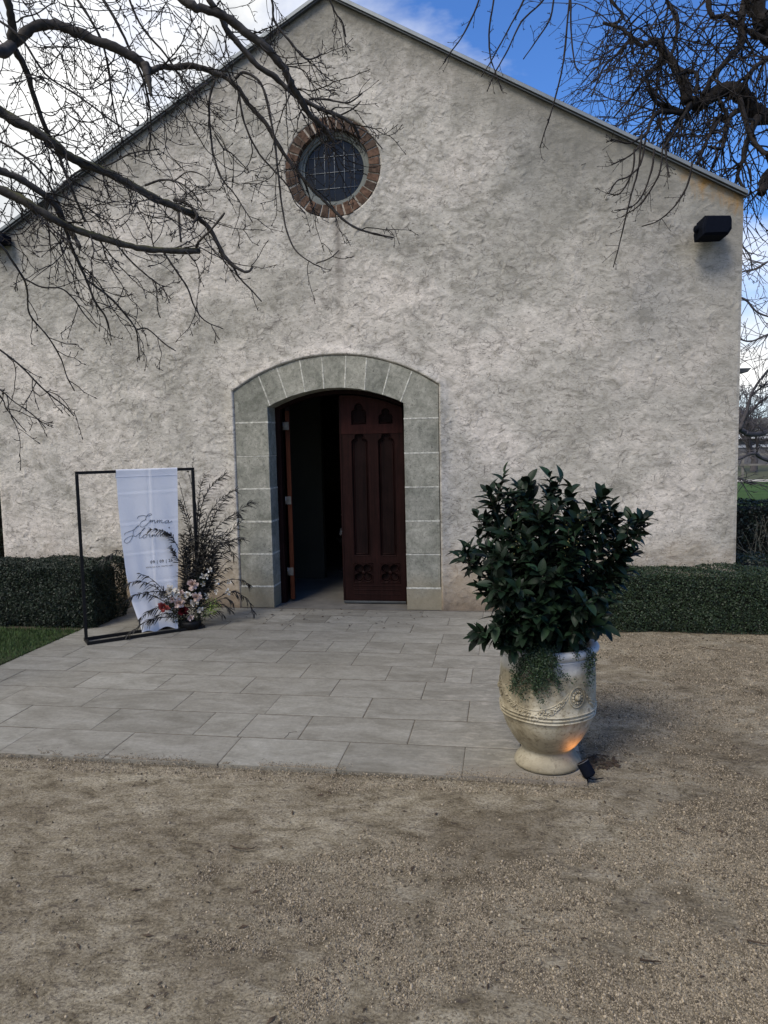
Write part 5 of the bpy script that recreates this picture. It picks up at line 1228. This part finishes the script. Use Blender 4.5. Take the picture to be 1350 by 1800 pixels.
for px, py, rp in [(368, 1001, 5), (358, 1013, 5.5), (364, 1013, 4.5), (357, 1027, 4.5), (364, 1046, 5.5), (402, 1023, 4.5), (400, 1041, 5), (382, 1022, 5), (340, 1098, 4), (334, 1088, 4), (295, 1046, 5), (380, 1040, 4)]: rose(px, py, rp, M_cream, YA-.02, 16, 'small_blossom')
def tuft(px, py, rp, n, mat, size, name, Y=None, sq=1.0):
    c = onframe(px, py, .09 if Y is None else .05); Y = c[1]; r_ = rp*Y/FPX; q = rng.normal(0, 1, (n, 3)); q /= np.linalg.norm(q, axis=1)[:, None]; q *= (rng.random(n)**.4)[:, None]*r_; q[:, 2] *= sq
    V_, F_ = leafquads(c+q, q/r_, size, .8, .5); child(mk(name, V_, [F_], mat), fa)
tuft(372, 1066, 17, 420, M_lime, .018, 'lime_cluster'); tuft(362, 1078, 9, 120, M_lime, .014, 'lime_cluster')
for px, py, rp in [(330, 1062, 24), (310, 1080, 18), (345, 1085, 20), (322, 1092, 16), (352, 1062, 18), (300, 1062, 13), (338, 1040, 16), (350, 1020, 14)]: tuft(px, py, rp, 330, M_filler if rng.random() < .4 else M_frond, .022, 'filler_foliage', YA-.02)
for px, py in [(307, 1085), (335, 1090), (318, 1100)]: tuft(px, py, 10, 110, M_filler, .018, 'filler_foliage', YA-.1)
mb = MB(); mb.lathe([(1e-4, .0), (.085, .0), (.10, .05), (.095, .07), (1e-4, .07)], 18, (base[0], base[1], .012)); child(mb.build('flower_bowl', M_black, smooth=True), fa)

# ------------------------------------------------------------------ urn
PX, PY = .203, 3.633
pot = empty('planter_urn', (PX, PY, .010), 'weathered cream glazed clay urn with garland and medallions on the paving corner', 'planter')
prof = [(1e-4, .0), (.150, 0), (.160, .006), (.162, .018), (.154, .034), (.138, .052), (.126, .070), (.120, .082), (.127, .090), (.150, .112), (.176, .148), (.200, .19), (.217, .235), (.2235, .262), (.2295, .268), (.2235, .275), (.2315, .283), (.2245, .291), (.2325, .299), (.2265, .306), (.229, .34), (.230, .39), (.229, .45), (.226, .50), (.222, .53), (.226, .535), (.224, .541), (.221, .546), (.232, .552), (.243, .566), (.2455, .578), (.240, .588), (.226, .592), (.208, .590), (.196, .580), (.190, .55), (.186, .50), (.18, .46), (1e-4, .46)]
pr = np.array(prof); NA = 160
pot.scale = (1, 1, 1.04)
th = np.arange(NA)/NA*2*math.pi
body = MB(); body.lathe(prof, NA); Vb = body.V[0]; ang = np.arctan2(Vb[:, 1], Vb[:, 0]); rr = np.hypot(Vb[:, 0], Vb[:, 1])
Vb += (Vb/np.maximum(rr, .01)[:, None])*np.array([1, 1, 0])*(.0035*(fbm(ang*2+5, Vb[:, 2]*8, 1.7, 6)-.47)*np.clip(rr*6, 0, 1))[:, None]
body.build('urn_body', M_pot, pot, smooth=True)
for z_, r__ in ((.266, .2275), (.282, .2295), (.298, .2305), (.541, .2265)):
    mb = MB(); mb.tube([(math.cos(a)*r__, math.sin(a)*r__, z_+.0012*math.sin(a*5)) for a in np.linspace(0, 2*math.pi, 97)], .0042 if z_ < .5 else .003, 7, False); mb.build('moulding_ring', M_pot, pot, smooth=True)
mb = MB(); mb.lathe([(1e-4, .553), (.10, .557), (.191, .552)], 24); mb.build('soil', M_soil, pot)
def onpot(a, z, out=0.0):
    r_ = np.interp(z, pr[1:32, 1], pr[1:32, 0])+out; return np.array([math.cos(a)*r_, math.sin(a)*r_, z])
medA = [math.atan2(3.433-PY, .318-PX)+k*math.pi*2/3*1.0 for k in range(3)]
medA = [R(-57), R(-57-112), R(-57+110)]
for a in medA:
    mb = MB(); c_ = onpot(a, .385); n_ = np.array([math.cos(a), math.sin(a), 0]); s_ = np.array([-n_[1], n_[0], 0]); u_ = np.array([0, 0, 1])
    for rr_, tr_ in ((.041, .0042), (.034, .0022)):
        q = [onpot(a+math.cos(t_)*rr_/.23, .385+math.sin(t_)*rr_*1.12, .001) for t_ in np.linspace(0, 2*math.pi, 33)]; mb.tube(q, tr_, 6, False)
    for t_ in np.linspace(0, 2*math.pi, 12, endpoint=False): mb.ball(onpot(a+math.cos(t_)*.024/.23, .385+math.sin(t_)*.027, .002), .0065, 6, 4)
    mb.ball(onpot(a, .385, .002), .016, 8, 5); mb.ball(onpot(a+.02, .395, .008), .009, 6, 4)
    mb.build('medallion', M_pot, pot, smooth=True)
for k in range(3):
    a0, a1 = sorted(medA)[k], sorted(medA)[(k+1) % 3]
    if a1 < a0: a1 += 2*math.pi
    mb = MB()
    def gar(f): return a0+.19+(a1-a0-.38)*f, .405-.105*math.sin(math.pi*f)**.75+.0
    for off in (-1, 1):
        q = [];
        for f in np.linspace(0, 1, 30):
            aa, z = gar(f); w_ = .006+.020*math.sin(math.pi*f); q.append(onpot(aa, z+off*w_, .0005))
        mb.tube(q, .0026, 5, False)
    for f in np.linspace(.06, .94, 60):
        aa, z = gar(f); w_ = .004+.015*math.sin(math.pi*f)
        for _ in range(3): mb.ball(onpot(aa+rng.normal(0, .012), z+rng.uniform(-w_, w_), .001), rng.uniform(.004, .0075), 5, 3, (1, 1, .7))
    mb.build('garland', M_pot, pot, smooth=True)

# ------------------------------------------------------------------ laurel in the urn
lau = empty('laurel_shrub', (PX, PY, .56), 'dense dark green glossy laurel shrub growing in the cream urn', 'shrub')
def leafmesh(ln, wd, fold, curl, nl=6):
    V_ = []; 
    for i in range(nl+1):
        f = i/nl; wv_ = wd*.5*(math.sin(math.pi*min(1, f**.95*.97+.02)))**.75 if 0 < f < 1 else 0.0006
        y = f*ln; z = -curl*f*f*ln
        V_ += [(-wv_, y, z+fold*wv_), (0, y, z), (wv_, y, z+fold*wv_)]
    F_ = []
    for i in range(nl):
        a = i*3; F_ += [(a, a+1, a+4, a+3), (a+1, a+2, a+5, a+4)]
    return np.array(V_), np.array(F_)
lms = []
for k in range(6):
    V_, F_ = leafmesh(rng.uniform(.070, .088), rng.uniform(.034, .041), rng.uniform(.15, .45), rng.uniform(.05, .45)); lms.append((V_, F_, mesh('leaf', V_, [F_], M_laurel, True)))
tips = [(835, 832, .05), (880, 905, -.1), (915, 812, 0), (960, 826, .08), (995, 840, -.05), (1055, 838, .05), (1090, 875, .05), (1135, 882, 0), (785, 937, -.05), (800, 962, .05), (812, 1112, -.18), (865, 1120, -.22), (1080, 1000, -.05), (1095, 960, .1), (830, 880, .18),
        (900, 860, .2), (950, 870, -.2), (1010, 880, -.22), (860, 960, -.26), (930, 960, -.30), (1000, 970, -.3), (850, 1040, -.28), (930, 1050, -.32), (1010, 1060, -.3), (1055, 1040, -.15), (820, 1020, -.05), (840, 990, .2), (960, 930, .28), (1040, 930, .25), (900, 1000, .28), (1000, 1010, .25), (885, 1090, -.25), (960, 1090, -.3), (1030, 1090, -.22),
        (870, 850, .12), (1065, 920, -.15), (940, 900, 0), (1000, 900, .1), (1110, 940, 0), (835, 930, -.15), (975, 1000, -.33), (905, 920, -.22)]
st = MB(); lvs = []
cen = np.array([PX, PY, .60])
tips += [(868, 1125, -.2), (1050, 1095, -.1), (905, 1115, -.3), (880, 1010, -.33)]
tips = [(972+(a-963)*.88, b+(34 if b < 950 else 12) if b < 1060 else b, c) for a, b, c in tips]
for (tx, ty, dy) in tips:
    e = P(tx, ty, PY+dy); s0 = np.array([PX+rng.uniform(-.10, .10), PY+rng.uniform(-.10, .10), .55]); up_ = np.array([0, 0, 1.])
    hgt = e[2]-s0[2]; m1 = s0+np.array([(e[0]-s0[0])*.35, (e[1]-s0[1])*.35, max(hgt*.45, .10)]); m2 = s0+np.array([(e[0]-s0[0])*.8, (e[1]-s0[1])*.8, hgt*.78+.02])
    path = smooth_path([s0, m1, m2, e], sub=8); st.tube(path, np.linspace(.0065, .0022, len(path)), 5)
    Lp = np.sum(np.linalg.norm(np.diff(path, axis=0), axis=1)); nl = int(Lp/.021)+6; phi = rng.uniform(0, 6)
    def addleaf(pos, d_, dens_tip, k_):
        lvs.append((pos, d_, k_))
    subs = [(path, .18)]
    for q in range(int(2+Lp*5)):   # side shoots
        i = rng.integers(int(len(path)*.3), len(path)-3); d_ = unit(path[i+1]-path[i]); s_ = unit(d_*.6+unit(np.cross(d_, rng.normal(0, 1, 3)))*.8+up_*.15+unit(path[i]-cen)*.25)
        l2 = rng.uniform(.07, .16); pp = np.array([path[i]+s_*l2*t_+up_*.02*t_*t_ for t_ in np.linspace(0, 1, 6)]); st.tube(pp, np.linspace(.003, .0016, 6), 4, False); subs.append((pp, .15))
    for pp, stt in subs:
        LL = np.sum(np.linalg.norm(np.diff(pp, axis=0), axis=1)); nn_ = int(LL/.0165)+4
        for k_ in range(nn_):
            f = stt+(1-stt)*(k_/(nn_-1)); x_ = f*(len(pp)-1); i = min(int(x_), len(pp)-2); pos = pp[i]+(pp[i+1]-pp[i])*(x_-i); d_ = unit(pp[i+1]-pp[i]); phi += 2.4
            a_v = unit(np.cross(d_, [.3, .2, 1.])); b_v = np.cross(d_, a_v); s_ = a_v*math.cos(phi)+b_v*math.sin(phi)
            ld = unit(d_*(.25+.8*f*f)+s_*(1.05-.40*f)+np.array([0, 0, -.25+.30*f])+rng.normal(0, .22, 3)); lvs.append((pos, ld, d_))
print('laurel leaves', len(lvs))
dist = [(-np.linalg.norm(p-cen)*.0+p[1]) for p, _, _ in lvs]; order = np.argsort(dist)
bulk = MB()
for rank, idx in enumerate(order):
    pos, ld, d_ = lvs[idx]; V_, F_, me = lms[idx % 6]
    upv = unit(unit(pos-cen)*.5+np.array([0, -.2, 1.])+rng.normal(0, .35, 3)); xa = unit(np.cross(ld, upv)); za = np.cross(xa, ld); s_ = rng.uniform(.55, 1.12)
    if rank < 300:
        o_ = bpy.data.objects.new('leaf', me); COL.objects.link(o_); o_.parent = lau
        o_.matrix_basis = Matrix.Translation(Vector(pos-np.array([PX, PY, .56]))) @ Matrix(((xa[0], ld[0], za[0]), (xa[1], ld[1], za[1]), (xa[2], ld[2], za[2]))).to_4x4() @ Matrix.Scale(s_, 4)
    else:
        Q = (V_*s_) @ np.array([xa, ld, za])+pos; bulk.add(Q, F_)
o_ = bulk.build('foliage', M_laurel, smooth=True, kind='stuff'); child(o_, lau)
child(st.build('stems', M_lstem, smooth=True), lau)
mb = MB()
for k in range(48):
    c = P(rng.choice([1000, 1010, 1015, 905]) + rng.normal(0, 8), rng.uniform(900, 1000), PY-.28+rng.normal(0, .04)); mb.ball(c, .0028, 5, 3)
child(mb.build('flower_buds', simple('yellow_buds', (0.16, 0.14, 0.05), .7, 30, .2, 0)), lau)
# creeper spilling over the rim
cr = empty('trailing_creeper', (PX, PY-.15, .57), 'small leaved green creeper trailing over the front rim of the urn', 'plant')
cs, cp = MB(), []
def trail(a, out, drop, wob=.02):
    q = [np.array([PX+math.cos(a)*.12, PY+math.sin(a)*.12, .598]), np.array([PX+math.cos(a)*.20, PY+math.sin(a)*.20, .638]), np.array([PX+math.cos(a)*.262, PY+math.sin(a)*.262, .610])]
    z = .610; aa = a
    while z > .610-drop: z -= .03; aa += rng.normal(0, wob/.24); q.append(np.array([PX+math.cos(aa)*(.250+out*rng.random()), PY+math.sin(aa)*(.250+out*rng.random()), z]))
    p = smooth_path(q, sub=4); cs.tube(p, .0012, 3, False)
    for k in range(int(len(p)*7)): i = rng.integers(1, len(p)); cp.append(p[i]+rng.normal(0, .010, 3)*np.array([1, 1, 1]))
for k in range(34): trail(R(rng.normal(-101, 7.5)), .02, abs(rng.normal(.07, .045))+.01)
for k in range(7): trail(R(rng.normal(-112, 3)), .015, rng.uniform(.12, .2), .015)
for k in range(5): trail(R(rng.normal(-44, 2)), .01, rng.uniform(.04, .13), .01)
for k in range(8): trail(R(rng.uniform(-125, -60)), .0, .0)
cp = np.array(cp); V_, F_ = leafquads(cp, np.tile([0, -1, .5], (len(cp), 1)), .010, .9, .6)
child(mk('foliage', V_, [F_], M_creep, kind='stuff'), cr); child(cs.build('stems', M_lstem), cr)

# ------------------------------------------------------------------ garden spotlight by the urn
sp_ = empty('garden_spotlight', (.375, 3.478, 0), 'small black cylindrical garden spotlight on the gravel aimed at the urn', 'spotlight')
cyl = MB(); cyl.lathe([(1e-4, -.036), (.022, -.036), (.029, -.030), (.030, -.02), (.030, .034), (.027, .036), (.026, .024), (1e-4, .022)], 24)
axis = Vector((-.55, .30, .95)).normalized(); rot = axis.to_track_quat('Z', 'Y')
b_ = cyl.build('lamp_housing', M_plastic, sp_, smooth=False); b_.location = (0.0, .0, .05); b_.rotation_euler = rot.to_euler()
mb = MB(); mb.lathe([(.0265, .0355), (.0305, .0355), (.0305, .038), (.0265, .038)], 24); mb.build('lamp_rim', M_steel, b_)
mb = MB(); mb.lathe([(1e-4, .0265), (.024, .0265)], 20)
ml, tl, bl_ = newmat('lit_lens'); bl_.inputs['Emission Color'].default_value = (1, .5, .18, 1); bl_.inputs['Emission Strength'].default_value = 3; mb.build('lens', ml, b_)
mb = MB(); mb.box((-.008, -.008, -.03), (.008, .008, .02), .002); mb.tube([(0, 0, .01), (.03, -.01, .006), (.08, .02, .003)], .003, 5); mb.build('ground_spike', M_black, sp_)
ll_ = bpy.data.lights.new('spot_lamp', 'SPOT'); ll_.energy = 0.42; ll_.color = (1, .40, .13); ll_.spot_size = R(84); ll_.spot_blend = 1; ll_.shadow_soft_size = .01
lo = bpy.data.objects.new('spot_lamp', ll_); COL.objects.link(lo); lo.parent = b_; lo.location = (0, 0, .03); lo.rotation_euler = (math.pi, 0, 0)

# ------------------------------------------------------------------ ground litter and pebbles
def gn_scatter(name, pts, scl, src, label):
    me = bpy.data.meshes.new(name); me.vertices.add(len(pts)); me.vertices.foreach_set('co', np.asarray(pts, float).ravel())
    at = me.attributes.new('sc', 'FLOAT', 'POINT'); at.data.foreach_set('value', np.asarray(scl, float))
    ro = me.attributes.new('ro', 'FLOAT_VECTOR', 'POINT'); ro.data.foreach_set('vector', rng.uniform(0, 6.28, (len(pts), 3)).ravel())
    o_ = bpy.data.objects.new(name, me); COL.objects.link(o_); o_['kind'] = 'stuff'; o_['label'] = label
    ng = bpy.data.node_groups.new(name, 'GeometryNodeTree'); ng.interface.new_socket('Geometry', in_out='INPUT', socket_type='NodeSocketGeometry'); ng.interface.new_socket('Geometry', in_out='OUTPUT', socket_type='NodeSocketGeometry')
    gi, go = ng.nodes.new('NodeGroupInput'), ng.nodes.new('NodeGroupOutput'); ip = ng.nodes.new('GeometryNodeInstanceOnPoints'); mp = ng.nodes.new('GeometryNodeMeshToPoints')
    s_ = ng.nodes.new('GeometryNodeInputNamedAttribute'); s_.data_type = 'FLOAT'; s_.inputs[0].default_value = 'sc'
    r_ = ng.nodes.new('GeometryNodeInputNamedAttribute'); r_.data_type = 'FLOAT_VECTOR'; r_.inputs[0].default_value = 'ro'
    ng.links.new(gi.outputs[0], mp.inputs[0]); ng.links.new(mp.outputs[0], ip.inputs['Points']); ng.links.new(s_.outputs[0], ip.inputs['Scale']); 
    e2r = ng.nodes.new('FunctionNodeEulerToRotation'); ng.links.new(r_.outputs[0], e2r.inputs[0]); ng.links.new(e2r.outputs[0], ip.inputs['Rotation'])
    ico = ng.nodes.new('GeometryNodeMeshIcoSphere'); ico.inputs['Radius'].default_value = 1; ico.inputs['Subdivisions'].default_value = 1
    tf = ng.nodes.new('GeometryNodeTransform'); tf.inputs['Scale'].default_value = (1, .8, .62); sm = ng.nodes.new('GeometryNodeSetMaterial'); sm.inputs['Material'].default_value = src
    ng.links.new(ico.outputs[0], tf.inputs[0]); ng.links.new(tf.outputs[0], sm.inputs[0]); ng.links.new(sm.outputs[0], ip.inputs['Instance']); ng.links.new(ip.outputs[0], go.inputs[0])
    m_ = o_.modifiers.new('scatter', 'NODES'); m_.node_group = ng; return o_
def gz(x, y): return -0.012+0.010*(fbm(x, y, 1.6, 3)-0.47)+0.006*(fbm(x, y, 9, 5)-0.47)+.017*np.exp(-np.clip(3.42-y, 0, 9)/.045)*(x > -3.75)*(x < .5)*(y < 3.43)
n = 620000
y = 1.7+4.8*rng.random(n)**1.55; x = -y*.80+rng.random(n)*(y*1.16+.25)
loose = fbm(x, y*1.5, 1.3, 60)*1.1+np.clip((x-.1)*.35, -.12, .30)+(fbm(x, y, 7, 61)-.47)*.6-.04*(y < 2.4)
dens = np.clip((loose-.53)*4.5, .025, 1)
out = ~((x > XL-.01) & (x < XR+.0) & (y > 3.42)) & ~((x < -3.7) & (y > 3.4)) & (y < 6.30)
edge = (y > 3.30) & (y < 3.425) & (x < .45); dens = np.where(edge, np.maximum(dens, .75), dens)
k = out & (rng.random(n) < dens); x, y = x[k], y[k]
m2 = 9000; x2 = rng.uniform(-3.7, .37, m2); y2 = 3.43+rng.exponential(.018+.03*np.clip(x2+.6, 0, 1), m2); k2 = (fbm(x2, y2, 6, 70)+.35*np.clip(x2+.5, 0, 1) > .48) & (np.hypot(x2-.203, y2-3.633) > .165); x2, y2 = x2[k2], y2[k2]
scl = rng.uniform(.0015, .0036, len(x))*(1+1.1*(rng.random(len(x)) < .05))*np.clip(.8+y*.07, .8, 1.3)
zz_ = gz(x, y)+scl*.3; s2_ = rng.uniform(.0012, .0030, len(x2))
x, y, zz_, scl = np.r_[x, x2], np.r_[y, y2], np.r_[zz_, .009+s2_*.3], np.r_[scl, s2_]
gn_scatter('gravel', np.stack([x, y, zz_], -1), scl, M_pebble, 'loose brown and cream gravel scattered over the forecourt'); print('pebbles', len(x))
def litter(name, n, xr, yr, z, size, label, mat, flt=None, asp=.45):
    x, y = rng.uniform(*xr, n), rng.uniform(*yr, n)
    if flt is not None: k = flt(x, y); x, y = x[k], y[k]
    P0 = np.stack([x, y, z(x, y)], -1); m_ = len(x); a = rng.uniform(0, 6.28, m_); s_ = size*rng.uniform(.4, 1.5, m_)
    d_ = np.stack([np.cos(a), np.sin(a), rng.uniform(-.1, .3, m_)], -1)*s_[:, None]; q = np.stack([-np.sin(a), np.cos(a), rng.uniform(-.2, .5, m_)], -1)*(s_*asp)[:, None]
    V_ = np.stack([P0-d_, P0-q*.8+[0, 0, .002], P0+[0, 0, .004], P0+q+[0, 0, .003], P0+d_], 1).reshape(-1, 3); i = np.arange(m_)[:, None]*5
    o_ = mk(name, V_, [np.vstack([i+np.array([[0, 1, 2]]), i+np.array([[1, 4, 2]]), i+np.array([[2, 4, 3]]), i+np.array([[0, 2, 3]])])], mat, kind='stuff'); o_['label'] = label; return o_
gf = lambda x, y: gz(x, y)+.004
litter('leaf_litter', 4200, (-3.2, 4), (1.8, 6.3), gf, .0085, 'dark bark scraps and dead leaf bits on the gravel', M_dead, lambda x, y: ~((x > XL) & (x < XR) & (y > 3.4)) & (fbm(x, y, 3, 90) > .5), .35)
litter('bark_litter', 520, (-3.2, 4), (1.8, 6.2), gf, .017, 'larger dark bark curls and damp leaf clumps on the gravel', M_dead, lambda x, y: ~((x > XL) & (x < XR) & (y > 3.4)) & (fbm(x, y, 2, 92) > .46), .3)
litter('door_leaf_litter', 60, (-2.4, -.55), (6.2, 6.92), lambda x, y: x*0+.013, .014, 'dry brown leaf scraps blown to the doorstep', M_dead)
litter('wall_foot_litter', 500, (-.6, .7), (6.3, 6.93), gf, .012, 'dead leaves lying at the wall foot behind the urn', M_dead)
for (pp, rr_, lab) in [([(1228, 1136), (1250, 1141), (1272, 1143), (1290, 1147)], .0035, 'longest fallen twig on the gravel in front of the right hedge'), ([(1190, 1456), (1200, 1459), (1208, 1464)], .004, 'short fallen twig lying upper right of the foreground gravel'),
                       ([(1124, 1686), (1140, 1689), (1162, 1690)], .004, 'thick fallen twig in the lower right foreground gravel'), ([(1313, 1652), (1335, 1657), (1356, 1660)], .003, 'fallen twig cut by the right frame edge'),
                       ([(405, 1486), (420, 1491), (440, 1492), (452, 1487)], .003, 'curved fallen twig left of centre on the sandy gravel'), ([(915, 1632), (930, 1633), (945, 1633)], .002, 'thin straight twig low in the middle of the foreground')]:
    q = smooth_path([G(a, b, .004) for a, b in pp], sub=4); mb = MB(); mb.tube(q, np.linspace(rr_, rr_*.4, len(q)), 6); o_ = mb.build('fallen_twig', M_dead); o_['label'] = lab; o_['category'] = 'twig'; o_['group'] = 'fallen twigs on the gravel'
litter('clippings', 420, (.40, .62), (3.62, 3.85), gf, .012, 'dark heap of dead clippings behind the spotlight', M_dead, lambda x, y: ((x-.47)/.10)**2+((y-3.70)/.09)**2 < 1)
